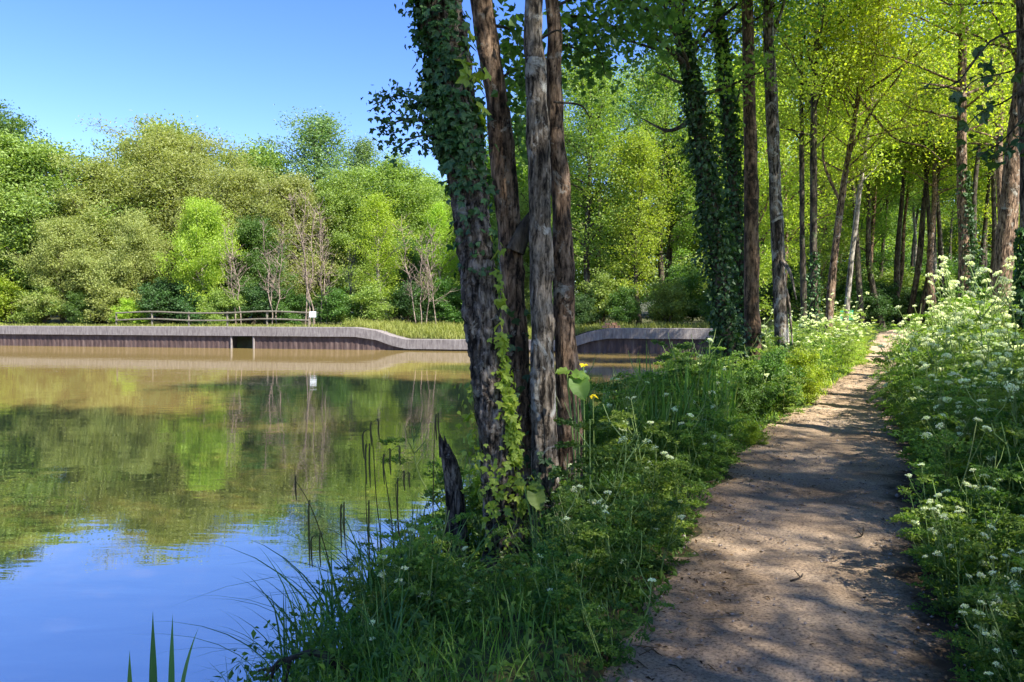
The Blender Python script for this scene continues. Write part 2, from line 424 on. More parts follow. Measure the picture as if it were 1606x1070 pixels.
def water_mat():
    m, N, Lk, out = new_mat("muddy_pond_water")
    tc = N.new("ShaderNodeTexCoord")
    d = N.new("ShaderNodeBsdfDiffuse"); d.inputs[0].default_value = (.20, .145, .048, 1)
    mp = N.new("ShaderNodeMapping"); mp.inputs["Scale"].default_value = (.55, 1.5, 1); mp.inputs["Rotation"].default_value = (0, 0, .12)
    Lk.new(tc.outputs["Object"], mp.inputs[0])
    n1 = noise(N, Lk, 2.2, 3, .5, mp.outputs[0], .4); n2 = noise(N, Lk, .45, 2, .5, mp.outputs[0])
    ad = N.new("ShaderNodeMath"); ad.operation = 'MULTIPLY_ADD'; ad.inputs[1].default_value = 2.5
    Lk.new(n2.outputs[0], ad.inputs[0]); Lk.new(n1.outputs[0], ad.inputs[2])
    bu = N.new("ShaderNodeBump"); bu.inputs["Strength"].default_value = .035; bu.inputs["Distance"].default_value = .06
    Lk.new(ad.outputs[0], bu.inputs["Height"])
    g = N.new("ShaderNodeBsdfGlossy"); g.inputs["Roughness"].default_value = .015; g.inputs[0].default_value = (1, 1, 1, 1)
    Lk.new(bu.outputs[0], g.inputs["Normal"])
    fr = N.new("ShaderNodeFresnel"); fr.inputs[0].default_value = 1.5; Lk.new(bu.outputs[0], fr.inputs["Normal"])
    rf = N.new("ShaderNodeMapRange"); rf.inputs[3].default_value = .52; rf.inputs[4].default_value = .56; Lk.new(fr.outputs[0], rf.inputs[0])
    mx = N.new("ShaderNodeMixShader"); Lk.new(rf.outputs[0], mx.inputs[0]); Lk.new(d.outputs[0], mx.inputs[1]); Lk.new(g.outputs[0], mx.inputs[2])
    Lk.new(mx.outputs[0], out.inputs[0])
    return m


mb = MB(); mb.add([(-90, -30, 0), (24, -30, 0), (24, 66, 0), (-90, 66, 0)], [[0, 1, 2, 3]])
M['water'] = water_mat()
tag(mb.build("water", M['water']), kind='structure')

# ------------------------------------------------------------------ dam wall, fence, small built things
M['concrete'] = plain_mat("weathered_concrete", [(.3, (.12, .105, .10)), (.5, (.21, .185, .175)), (.7, (.29, .265, .25))], 3.0, .9, .6, .03, (3.2, 3.2, .8))
M['pile'] = plain_mat("rusty_sheet_pile", [(.3, (.035, .024, .022)), (.5, (.085, .055, .048)), (.68, (.15, .11, .095))], 1.8, .8, .4, .01, (1.6, 1.6, .35))
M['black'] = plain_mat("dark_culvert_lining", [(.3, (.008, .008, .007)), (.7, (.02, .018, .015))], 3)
M['timber'] = plain_mat("weathered_timber", [(.3, (.08, .07, .05)), (.5, (.15, .135, .10)), (.7, (.24, .22, .17))], 5, .9, .4, .006, (1, 1, 3))
M['brick'] = plain_mat("orange_brick", [(.3, (.30, .13, .07)), (.55, (.45, .24, .14)), (.7, (.55, .34, .22))], 9)
M['sign_white'] = plain_mat("white_sign_face", [(.3, (.62, .70, .74)), (.7, (.8, .84, .85))], 4, .5, .05)
M['sign_green'] = plain_mat("green_painted_board", [(.3, (.02, .22, .11)), (.7, (.04, .30, .16))], 5, .5, .05)


def box(mb, lo, hi, tint=.5, rot=None):
    lo, hi = np.array(lo, float), np.array(hi, float)
    c = np.array([[x, y, z] for x in (0, 1) for y in (0, 1) for z in (0, 1)]) * (hi - lo) + lo
    if rot is not None: c = c @ np.array(rot).T
    mb.add(c, [[0, 1, 3, 2], [4, 6, 7, 5], [0, 4, 5, 1], [2, 3, 7, 6], [0, 2, 6, 4], [1, 5, 7, 3]], tint)


wdir = (WALL_B - WALL_A) / np.linalg.norm(WALL_B - WALL_A); wnr = np.array([-wdir[1], wdir[0]])   # wnr points away from the water
wall = thing("dam_wall", "long low dam wall of grey concrete coping above rusty sheet piling with dipped spillway", "dam wall")
mb = MB()
xa = np.unique(np.concatenate([np.arange(-64, 16.5, .5), np.linspace(-10.5, -6, 30), np.linspace(2, 6, 26), [16.5]]))
th = np.where((xa > -9) & (xa < 5.2), .62, .62)
rows = []
wob = .003 * np.sin(xa * 2.1)
for x_, z_, w_ in zip(xa, wall_top(xa), wob):
    b = np.array([x_, wall_y(x_)])
    prof = [(-.10, -.60), (-.10, -.012), (-.09, 0), (.55, .015), (1.3, -.02), (1.3, -.6)]
    rows.append([(*(b + wnr * (o + w_ * .5)), z_ + dz + (w_ if dz > -.1 else w_ * 1.6)) for o, dz in prof])
R_ = np.array(rows); n, k = R_.shape[:2]
ii, jj = np.meshgrid(np.arange(n - 1), np.arange(k), indexing='ij')
mb.add(R_.reshape(-1, 3), np.stack([ii * k + jj, (ii + 1) * k + jj, (ii + 1) * k + (jj + 1) % k, ii * k + (jj + 1) % k], -1).reshape(-1, 4))
mb.build("coping", M['concrete'], wall)
CUL = (W(370, 540, 51.5)[0], W(408, 540, 51.5)[0])
def piling(x0, x1):
    """corrugated sheet piles from x0 to x1"""
    mb = MB(); xp, off = [], []
    x_ = x0
    while x_ < x1:
        for dx, o in ((0, 0), (.14, 0), (.18, .022), (.32, .022), (.36, 0)):
            xp.append(min(x_ + dx, x1)); off.append(o)
        x_ += .36
    xp, off = np.array(xp), np.array(off)
    P = np.stack([xp, wall_y(xp)], 1) + wnr * (.06 + off)[:, None]
    top = wall_top(xp) - .59
    V = np.concatenate([np.column_stack([P, np.minimum(top, 1.2)]), np.column_stack([P, np.full(len(xp), -.8)])])
    m_ = len(xp); i = np.arange(m_ - 1)
    mb.add(V, np.stack([i + m_, i + 1 + m_, i + 1, i], -1))
    mb.build("sheet_piling", M['pile'], wall)
piling(-64, CUL[0]); piling(CUL[1], 16.5)
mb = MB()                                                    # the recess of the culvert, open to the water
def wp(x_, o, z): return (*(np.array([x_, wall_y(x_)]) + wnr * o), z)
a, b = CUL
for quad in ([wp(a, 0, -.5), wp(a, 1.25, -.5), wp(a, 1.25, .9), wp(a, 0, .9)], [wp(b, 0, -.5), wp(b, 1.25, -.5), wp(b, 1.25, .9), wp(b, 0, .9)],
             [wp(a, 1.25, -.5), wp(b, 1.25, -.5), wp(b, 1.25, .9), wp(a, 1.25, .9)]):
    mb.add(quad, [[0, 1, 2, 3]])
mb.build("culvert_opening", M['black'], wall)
mb = MB()
for e in CUL: tube(mb, [wp(e, .02, -.6), wp(e, .02, .86)], .075, 6)
mb.build("culvert_jamb", M['concrete'], wall)

fence = thing("rail_fence", "weathered two rail timber fence on top of the dam wall", "fence")
fx = [W(px, 500, 53.5)[0] for px in (166, 232, 298, 365, 432, 500)]
fb = [np.array([x_, wall_y(x_) + 1.6]) for x_ in fx]
for i, p in enumerate(fb):
    mb = MB(); tube(mb, [(*p, 1.3), (*p, 1.4 + (1.10 if i else .95))], [.07, .065], 7); mb.build("post", M['timber'], fence)
for k, zz in enumerate((1.02, .5)):
    for (a, b) in ((0, 2), (2, 5)):
        pts = [(*(fb[i] + np.array([0, -.08])), 1.42 + zz + .07 * math.sin(i * 1.9) - (.03 if i in (0, 5) else 0)) for i in range(a, b + 1)]
        mb = MB(); tube(mb, spline(pts, 14), .055, 6); mb.build("rail", M['timber'], fence)
sg = thing("small_sign", "small white notice plate on the end of the timber fence", "sign", (fb[-1][0] + .32, fb[-1][1] - .1, 1.4))
mb = MB(); box(mb, (-.24, -.02, .70), (.2, .015, 1.08)); mb.build("sign_face", M['sign_white'], sg)
mb = MB(); tube(mb, [(0, .05, 0), (0, .05, 1.1)], .03, 6); mb.build("sign_post", M['timber'], sg)
bx = W(958, 512, 44.6)
bs = thing("brick_pile", "small pile of orange bricks on the grey dam wall", "bricks", (bx[0], wall_y(bx[0]) + .5, 1.45))
for k, (ox, oz) in enumerate(((-.36, 0), (0, 0), (.36, 0), (-.2, .16), (.18, .16))):
    mb = MB(); a = .1 * (k % 3 - 1); c, s = math.cos(a), math.sin(a)
    box(mb, (-.16, -.12, 0), (.16, .12, .14), .5, [[c, -s, 0], [s, c, 0], [0, 0, 1]]); mb.v[-1] += np.array([ox, 0, oz + .01])
    mb.build("brick", M['brick'], bs)
gp = W(1327, 495, 24.0)
gs = thing("green_sign", "small bright green notice board above white flowers beside the path", "sign", (gp[0], gp[1], gz(gp[0], gp[1])))
h_ = gp[2] - gz(gp[0], gp[1])
mb = MB(); box(mb, (-.2, -.02, h_ - .15), (.22, .02, h_ + .17)); mb.build("sign_board", M['sign_green'], gs)
mb = MB(); tube(mb, [(0, .05, 0), (0, .05, h_ + .05)], .035, 6); mb.build("sign_post", M['timber'], gs)

# ------------------------------------------------------------------ trees
GA = 2.39996
PROF = {
    'oval': lambda t: np.sin(np.clip(t, 0, 1) * PI * .88 + .28) ** .8,
    'dome': lambda t: np.sqrt(np.clip(1 - (t * .96) ** 2.2, 0.02, 1)),
    'cone': lambda t: .15 + .95 * (1 - t) ** .8 * np.minimum(1, t * 6 + .45),
    'column': lambda t: .75 + .3 * np.sin(t * PI) - .55 * np.clip(t - .7, 0, 1) * 2,
}


def grow(rng, trunk, r0, H, cb, R, shape, nl, nt, lpt, leaf, spread, up=35, droop=0.0, lw=.6, trunk_k=8, twig=True, tip_r=.02, sx=1.0, leafmb=None, woodmb=None, gap=.0):
    """limbs and leaves round a trunk polyline; returns (wood MB, leaf MB)"""
    wood, lf = woodmb or MB(), leafmb or MB()
    trunk = np.asarray(trunk, float)
    TP = spline(trunk, 24); L = np.linspace(0, 1, 24)
    rad = r0 * (1 - L) ** .75 + tip_r
    rad = rad * (1 + .45 * np.exp(-L * 24))
    tube(wood, TP, rad, trunk_k, .7, disp=rad[:, None] * .10 * vnoise(24, trunk_k, 10, 4, rng))
    zt = TP[:, 2]; C, TD = [], []
    for i in range(nl):
        t = cb + (1 - cb) * ((i + rng.uniform(0, 1)) / nl) ** .9
        tt = (t - cb) / (1 - cb)
        k = min(int(t * 23), 22); f = t * 23 - k
        st = TP[k] * (1 - f) + TP[k + 1] * f
        az = i * GA + rng.normal() * .5
        ln = max(.25, R * PROF[shape](tt) * rng.uniform(.65, 1.18))
        el = math.radians(up + 35 * tt + rng.normal() * 12)
        d = np.array([math.cos(az) * sx, math.sin(az), 0]) * math.cos(el) + np.array([0, 0, math.sin(el)])
        bend = np.array([0, 0, -droop]) + rng.normal(size=3) * .12
        s = np.linspace(0, 1, 6)[:, None]
        P = st + d * ln * s + bend * ln * s**2 * .6 + rng.normal(size=(6, 3)) * ln * .025 * s
        rl = max(.012, np.interp(t, L, rad) * .42)
        tube(wood, P, np.linspace(rl, .008, 6), 5, .65, cap=False)
        nti = max(2, int(nt * (ln / R) ** .8 + .5))
        for j in range(nti):
            q = .25 + .75 * (j + rng.uniform()) / nti
            b = P[min(int(q * 5), 4)] + (P[min(int(q * 5) + 1, 5)] - P[min(int(q * 5), 4)]) * (q * 5 - int(q * 5) if q < 1 else 1)
            td = norm(d * .55 + rng.normal(size=3) * np.array([1, 1, .7]) * .75 + np.array([0, 0, .22 - droop * .8]))
            tl = ln * rng.uniform(.16, .38)
            if twig:
                tube(wood, [b, b + td * tl * .55 + np.array([0, 0, .03 * tl]), b + td * tl], [.011, .008, .004], 3, .6, cap=False)
            if rng.uniform() < gap: continue
            C.append(b + td * tl * rng.uniform(.5, 1.0)); TD.append(td)
    C, TD = np.array(C), np.array(TD); n = len(C)
    ct = np.clip(rng.normal(.5, .18, n), 0, 1)
    m = rng.poisson(lpt, n); idx = np.repeat(np.arange(n), m)
    sp = spread * rng.uniform(.6, 1.3, n)
    off = np.clip(rng.normal(size=(len(idx), 3)), -1.7, 1.7) * np.array([1, 1, .6]) * sp[idx][:, None]
    off += TD[idx] * (rng.uniform(-.6, .8, (len(idx), 1)) * sp[idx][:, None] * 1.2)
    tint = np.clip(ct[idx] * .6 + rng.uniform(0, 1, len(idx)) * .5 - .05, 0, 1)
    leaves(lf, C[idx] + off, leaf, leaf * lw, .35, rng, tint, droop=droop)
    return wood, lf


PROTO = {}
def proto(key, seed, H, r0, cb, R, shape, nl, nt, lpt, leaf, spread, **kw):
    rng = np.random.default_rng(seed)
    z = np.linspace(0, H, 5); wob = np.cumsum(rng.normal(size=(5, 2)) * H * .012, 0); wob[0] = 0
    w, l = grow(rng, np.column_stack([wob, z]), r0, H, cb, R, shape, nl, nt, lpt, leaf, spread, **kw)
    PROTO[key] = (w.mesh("trunk", M['bark_dark'], True), l.mesh("crown", M['green']), float(np.percentile(np.concatenate(l.v)[:, 2], 99.6)))


# far-bank kinds
proto('round_a', 1, 10, .22, .06, 4.4, 'oval', 46, 15, 105, 0.17, .42, up=20)
proto('round_b', 2, 9, .2, .04, 4.0, 'dome', 42, 15, 105, 0.17, .40, up=18)
proto('willow_a', 3, 10, .25, .03, 5.2, 'dome', 56, 17, 120, 0.155, .36, up=30, lw=.34)
proto('willow_b', 4, 8, .2, .03, 4.4, 'dome', 46, 16, 120, 0.15, .36, up=34, lw=.34)
proto('airy', 5, 13, .18, .18, 3.2, 'oval', 46, 11, 60, 0.14, .40, up=38, gap=.12)
proto('tall', 6, 14, .25, .12, 3.6, 'column', 52, 13, 90, 0.17, .45, up=25)
proto('bush_a', 7, 2.6, .05, .02, 1.7, 'dome', 26, 11, 48, 0.13, .2, up=20)
proto('bush_b', 8, 2.2, .05, .02, 1.8, 'dome', 24, 11, 48, 0.14, .2, up=25, lw=.5)
# near wood kinds
proto('wood_a', 9, 14, .17, .20, 3.6, 'oval', 44, 14, 48, 0.135, .36, up=22)
proto('wood_b', 10, 15, .19, .26, 4.0, 'oval', 44, 15, 48, 0.135, .38, up=26)
proto('wood_c', 12, 13, .15, .16, 3.2, 'oval', 44, 13, 46, 0.13, .34, up=30)
proto('thin', 14, 14, .085, .36, 3.6, 'oval', 40, 14, 24, .10, .30, up=26, gap=.22)
proto('shade', 16, 16.5, .22, .56, 4.6, 'dome', 52, 17, 42, .15, .45, up=8)
proto('high', 15, 14.5, .18, .52, 4.2, 'dome', 40, 14, 40, .135, .38, up=12)
proto('pole', 13, 16, .17, .62, 3.2, 'dome', 34, 13, 34, .15, .42, up=18)


def tree(key, x, y, h, label, leafm, name="broadleaf_tree", cat="tree", bark=None, wide=1.0, group=None, rz=None):
    me_w, me_l, zmax = PROTO[key]
    s = h / zmax
    t = thing(name, label, cat, (x, y, gz(x, y) - .05), rnd.uniform(0, 6.28) if rz is None else rz, (s * wide, s * wide, s), group)
    child("trunk" if cat == "tree" else "stem", me_w, t, bark and M[bark]); child("crown" if cat == "tree" else "foliage", me_l, t, M[leafm])
    return t


def far(px, top_py, Y):          # position for a far tree: column of pixels, crown top at top_py
    p = W(px, top_py + 13, Y); return p[0], Y, p[2] - gz(p[0], Y)


for key, px, top, Y, lm, wide, nm, lab in [
    ('round_a', 50, 208, 64, 'green', 1.15, 'broadleaf_tree', 'bright green rounded tree beyond the left end of the dam wall'),
    ('tall', -44, 150, 72, 'alder', 1.2, 'broadleaf_tree', 'tall dark green tree cut by the picture edge, highest beside the bright rounded tree'),
    ('willow_b', 150, 236, 66, 'willow', 1.25, 'willow_tree', 'olive green willow between the bright rounded tree and the tallest dome'),
    ('willow_a', 275, 196, 72, 'willow', 1.30, 'willow_tree', 'broad olive willow forming the tall dome in the tree line'),
    ('round_b', 268, 183, 82, 'green', .85, 'broadleaf_tree', 'fresh green treetop showing above the tall olive willow dome'),
    ('willow_b', 378, 250, 66, 'willow', 1.2, 'willow_tree', 'olive willow on the sloping side of the tall dome'),
    ('round_b', 405, 222, 80, 'green', 1.0, 'broadleaf_tree', 'green tree whose top peeps out behind the sloping willow'),
    ('round_a', 318, 300, 58, 'bright', .72, 'broadleaf_tree', 'yellow green tree glowing in front of the willows, above the fence'),
    ('airy', 505, 168, 78, 'bluish', 1.35, 'broadleaf_tree', 'tall airy blue green tree standing above the dead saplings'),
    ('airy', 572, 205, 82, 'bluish', 1.2, 'broadleaf_tree', 'thin topped blue green tree beside the tallest airy one'),
    ('round_a', 455, 268, 68, 'willow', .9, 'willow_tree', 'olive green willow behind the cluster of dead saplings'),
    ('tall', 545, 256, 69, 'green', 1.15, 'broadleaf_tree', 'mid green tree below the blue green crowns'),
    ('tall', 620, 238, 73, 'green', 1.3, 'broadleaf_tree', 'green sloping tree nearest the ivy clad trunk on its water side'),
    ('round_a', 668, 262, 78, 'green', .9, 'broadleaf_tree', 'green tree whose crown disappears behind the ivy clad trunk'),
    ('airy', 592, 292, 57, 'bright', 1.25, 'broadleaf_tree', 'slender lemon green tree standing behind the spillway dip'),
    ('airy', 690, 305, 60, 'bright', 1.1, 'broadleaf_tree', 'pale lemon green sapling half hidden by the ivy clad trunk'),
    ('round_b', 210, 322, 60, 'willow', .8, 'willow_tree', 'low sunlit olive willow close behind the fence end'),
    ('round_a', 95, 330, 60, 'willow', .9, 'willow_tree', 'low olive willow behind the bushes on the dam wall'),
    ('round_b', 395, 330, 62, 'alder', .85, 'broadleaf_tree', 'dark green tree in the shade behind the leafless saplings'),
    ('round_b', 640, 360, 64, 'alder', .8, 'broadleaf_tree', 'shaded dark green tree behind the spillway meadow'),
    ('tall', 770, 215, 70, 'wood_leaf', 1.3, 'broadleaf_tree', 'tall green tree seen between the trunks of the near clump'),
    ('tall', 850, 180, 66, 'wood_leaf', 1.35, 'broadleaf_tree', 'tall green tree behind the pale barked stem'),
    ('round_a', 835, 300, 60, 'green', .9, 'broadleaf_tree', 'lower green tree seen through the gap between near stems'),
]:
    x, y, h = far(px, top, Y)
    tree(key, x, y, h, lab, lm, nm, wide=wide, bark='bark_pale' if lm == 'bright' else None)
# shrubs on the far bank
for px, top, Y, lm, key, lab in [
    (18, 425, 60.5, 'bright', 'bush_a', 'sunlit leafy bush at the far end of the dam wall'),
    (68, 432, 59.5, 'green', 'bush_b', 'green bush on the dam wall beside the sunlit leafy one'),
    (-20, 400, 62, 'green', 'bush_b', 'green bush cut by the picture edge above the dam wall'),
    (125, 445, 59, 'alder', 'bush_a', 'dark bush behind the start of the fence'),
    (180, 425, 58.5, 'willow', 'bush_b', 'olive bush behind the first fence post'),
    (205, 455, 57.2, 'bright', 'bush_a', 'pale green bush pushing through the first fence rails'),
    (255, 425, 58.2, 'dark', 'bush_b', 'dark bush behind the first fence panel'),
    (300, 430, 57.5, 'dark', 'bush_a', 'dark bush behind the middle of the fence under the yellow green tree'),
    (350, 440, 56, 'green', 'bush_a', 'green bush behind the fence above the culvert'),
    (415, 432, 57, 'dark', 'bush_b', 'dark bush behind the fence beyond the culvert'),
    (455, 440, 56, 'alder', 'bush_a', 'shaded bush at the foot of the dead saplings'),
    (525, 438, 56, 'alder', 'bush_b', 'dark green bush behind the small white sign'),
    (575, 430, 56, 'green', 'bush_a', 'green bush behind the spillway meadow beside the lemon green tree'),
    (640, 430, 58, 'dark', 'bush_b', 'dark bush behind the bare forked sapling'),
    (705, 425, 58, 'alder', 'bush_a', 'dark green bush beside the ivy clad trunk across the water'),
    (770, 430, 56, 'alder', 'bush_b', 'dark green bush seen between the clump stems over the water'),
    (845, 435, 55, 'green', 'bush_a', 'green bush seen past the pale barked stem'),
]:
    x, y, h = far(px, top, Y)
    tree(key, x, y, h, lab, lm, "leafy_bush", "bush", wide=1.25)


# leafless saplings
def bare_tree(px, base, top, Y, seed, label, n_st=1, lean=0.0, matn='dead', w=.045):
    rng = np.random.default_rng(seed)
    x, y, h = far(px, top, Y)
    t = thing("bare_sapling", label, "tree", (x, y, gz(x, y) - .05), 0, 1, "dead saplings on the far bank")
    mbs = MB()
    for s in range(n_st):
        d = np.array([lean + rng.normal() * .10, rng.normal() * .08, 1.0]); hh = h * rng.uniform(.8, 1)
        P = np.array([d * hh * q + np.array([rng.normal() * .08, rng.normal() * .08, 0]) * hh * .15 * (q > 0) for q in np.linspace(0, 1, 8)])
        P[:, 0] += s * .35 - (n_st - 1) * .17
        P = spline(P, 20); tube(mbs, P, np.linspace(w, .012, 20), 6, .7)
        for i in range(30):
            k = int(rng.uniform(5, 19)); az = rng.uniform(0, 6.28); el = rng.uniform(.3, 1.1)
            ln = h * rng.uniform(.08, .24) * (1.25 - k / 20)
            dd = np.array([math.cos(az) * math.cos(el), math.sin(az) * math.cos(el) * .6, math.sin(el)])
            B = np.array([P[k] + dd * ln * q + np.array([0, 0, .15 * ln]) * q**2 + rng.normal(size=3) * ln * .05 * (q > 0) for q in np.linspace(0, 1, 5)])
            tube(mbs, B, np.linspace(.02, .007, 5), 4, .7, cap=False)
            for j in range(3):
                b = B[rng.integers(1, 5)]; e = norm(dd + rng.normal(size=3) * .6) * ln * .4
                tube(mbs, [b, b + e * .5, b + e + np.array([0, 0, .05])], [.014, .010, .006], 3, .7, cap=False)
    mbs.build("trunk", M[matn], t, True)


bare_tree(372, 480, 330, 55.5, 31, 'grey leafless sapling with crooked twigs above the culvert', 2, -.06)
bare_tree(425, 480, 330, 55.2, 32, 'low brownish leafless sapling spreading beside the crooked grey one', 3, .05)
bare_tree(484, 495, 285, 55, 33, 'tallest pale leafless sapling cluster standing behind the fence', 3, -.02, 'dead', .055)
bare_tree(506, 495, 300, 55.6, 34, 'pale thin leafless sapling just behind the white sign', 2, .04)
bare_tree(660, 500, 318, 55, 35, 'pale forked leafless sapling behind the spillway meadow', 3, -.03)
bare_tree(684, 500, 355, 54, 36, 'straight pale leafless pole beside the ivy clad trunk', 1, .01)
bare_tree(545, 490, 360, 60, 37, 'faint leafless sapling among the lemon green leaves', 2, .03)

# ---- woodland behind the dam wall's right arm and round the end of the path
for i, (key, x, y, h, lm, lab) in enumerate([
    ('wood_a', 5.5, 52, 19, 'wood_leaf', 'green woodland tree behind the brick pile on the dam wall'),
    ('wood_c', 8.5, 50, 13, 'bright', 'fresh yellow green tree behind the wall beside the leaning ivy trunk'),
    ('wood_b', 11, 55, 20, 'wood_leaf', 'tall woodland tree behind the leaning ivy clad trunk'),
    ('wood_a', 2.5, 57, 18, 'green', 'green woodland tree behind the dam wall slope'),
    ('wood_c', 14.5, 50, 18, 'wood_leaf', 'woodland tree behind the two ivy clad trunks'),
    ('wood_b', 18, 56, 20, 'wood_leaf', 'tall woodland tree behind the brown bare trunk'),
    ('wood_a', 19, 46, 14, 'yellow', 'yellow green tree behind the thin stems'),
    ('wood_b', 7, 64, 22, 'bluish', 'tall blue green woodland tree deep behind the wall'),
    ('wood_b', 13.5, 66, 22, 'wood_leaf', 'deep woodland tree over the dam wall crown'),
]):
    tree(key, x, y, h, lab, lm, "woodland_tree", bark='bark_dark', wide=1.05)
for i, (x, y) in enumerate([(4.5, 48.5), (7.2, 47.6), (9.8, 47.2), (12.4, 46.4), (15, 45.4), (3.0, 51), (6, 50), (11, 49.5), (17.5, 47), (19.5, 44.5), (14, 49)]):
    tree('bush_a' if i % 2 else 'bush_b', x, y, 2.2 + .9 * ((i * 7) % 5) / 4 + (1.2 if i > 4 else 0), 'dark leafy bush under the trees behind the dam wall', ['dark', 'alder', 'green', 'alder'][i % 4], "leafy_bush", "bush", group='bushes under the trees behind the dam wall')
# the dark wood round the end of the path
k = 0
for (px, Y, hh, key, lm, br) in [
    (1346, 47, 15, 'pole', 'wood_leaf', 'bark_dark'), (1376, 55, 15, 'pole', 'wood_leaf', 'bark_dark'), (1395, 52, 15, 'pole', 'bright', 'bark_warm'),
    (1408, 44, 16, 'pole', 'wood_leaf', 'bark_dark'), (1352, 38, 15, 'pole', 'yellow', 'bark_dark'), (1384, 40.5, 15, 'pole', 'wood_leaf', 'bark_dark'), (1437, 41.5, 15, 'pole', 'yellow', 'bark_dark'), (1496, 37, 15, 'pole', 'yellow', 'bark_dark'), (1542, 38, 15, 'pole', 'yellow', 'bark_dark'), (1560, 33, 14.5, 'pole', 'yellow', 'bark_brown'), (1452, 47, 15, 'pole', 'alder', 'bark_pale'), (1370, 48, 15, 'pole', 'alder', 'bark_warm'), (1423, 42, 16, 'pole', 'alder', 'bark_dark'), (1440, 58, 15, 'pole', 'wood_leaf', 'bark_warm'),
    (1466, 40, 15, 'pole', 'alder', 'bark_dark'), (1483, 42, 15, 'pole', 'wood_leaf', 'bark_dark'), (1452, 62, 16, 'pole', 'wood_leaf', 'bark_pale'),
    (1540, 46, 15, 'pole', 'wood_leaf', 'bark_dark'), (1556, 52, 15, 'pole', 'alder', 'bark_dark'), (1322, 58, 15, 'pole', 'wood_leaf', 'bark_dark'),
    (1362, 66, 16, 'pole', 'wood_leaf', 'bark_dark'), (1500, 60, 16, 'pole', 'alder', 'bark_dark'), (1526, 64, 16, 'pole', 'wood_leaf', 'bark_dark'),
    (1416, 70, 17, 'pole', 'alder', 'bark_dark'), (1474, 74, 17, 'pole', 'wood_leaf', 'bark_dark'), (1390, 76, 17, 'pole', 'wood_leaf', 'bark_dark'),
    (1590, 56, 15, 'pole', 'wood_leaf', 'bark_dark'), (1335, 80, 17, 'pole', 'alder', 'bark_dark'), (1290, 62, 15, 'pole', 'wood_leaf', 'bark_dark')]:
    x = W(px, 500, Y)[0]
    tree(key, x, Y, hh, 'slim straight tree in the shaded wood beyond the end of the path', lm, "woodland_tree", bark=br, group='slim trees in the shaded wood beyond the path')
for i, (px, Y, hh, lm) in enumerate([(1300, 46, 2.4, 'alder'), (1335, 43, 2.6, 'alder'), (1362, 41, 2.2, 'dark'), (1384, 43.5, 2.6, 'dark'), (1412, 45, 2.2, 'dark'), (1440, 44, 2.4, 'dark'),
        (1402, 54, 4.2, 'green'), (1368, 56, 4.5, 'alder'), (1440, 58, 4, 'bright'), (1475, 48, 2.6, 'alder'), (1500, 45, 3.2, 'green'), (1530, 42, 3.5, 'alder'), (1570, 40, 3.5, 'alder'), (1604, 44, 4, 'green'),
        (1465, 62, 5, 'alder'), (1330, 62, 5, 'dark'), (1510, 68, 6, 'alder'), (1400, 74, 6.5, 'alder'), (1360, 80, 7, 'dark'), (1450, 82, 7, 'alder'), (1560, 66, 6, 'alder'), (1290, 70, 6, 'alder'), (1240, 56, 5, 'alder'), (1255, 46, 2.5, 'alder')]):
    x = W(px, 500, Y)[0]
    tree('bush_a' if i % 2 else 'bush_b', x, Y, hh, 'shaded leafy bush under the slim trees beyond the end of the path', lm, "leafy_bush", "bush", wide=1.2, group='bushes under the slim trees beyond the path')


for i, px in enumerate(range(560, 1760, 62)):
    Y = 88 + 9 * ((i * 5) % 4); x = W(px, 500, Y)[0]
    tree(('round_a', 'tall', 'round_b')[i % 3], x, Y, 13.5 + 1.6 * (i % 3) + (3 if px > 900 else 0), 'dim tree closing the back of the woodland', ('wood_leaf', 'alder', 'green')[i % 3], "woodland_tree", group='trees closing the back of the woodland', wide=1.25)
for i, px in enumerate(range(-40, 560, 75)):
    Y = 86 + 4 * ((i * 5) % 3); x = W(px, 500, Y)[0]
    tree(('round_b', 'round_a')[i % 2], x, Y, 11 + 1.2 * (i % 3), 'shaded tree deep behind the willows', ('alder', 'green')[i % 2], "broadleaf_tree", group='trees deep behind the willows', wide=1.3)

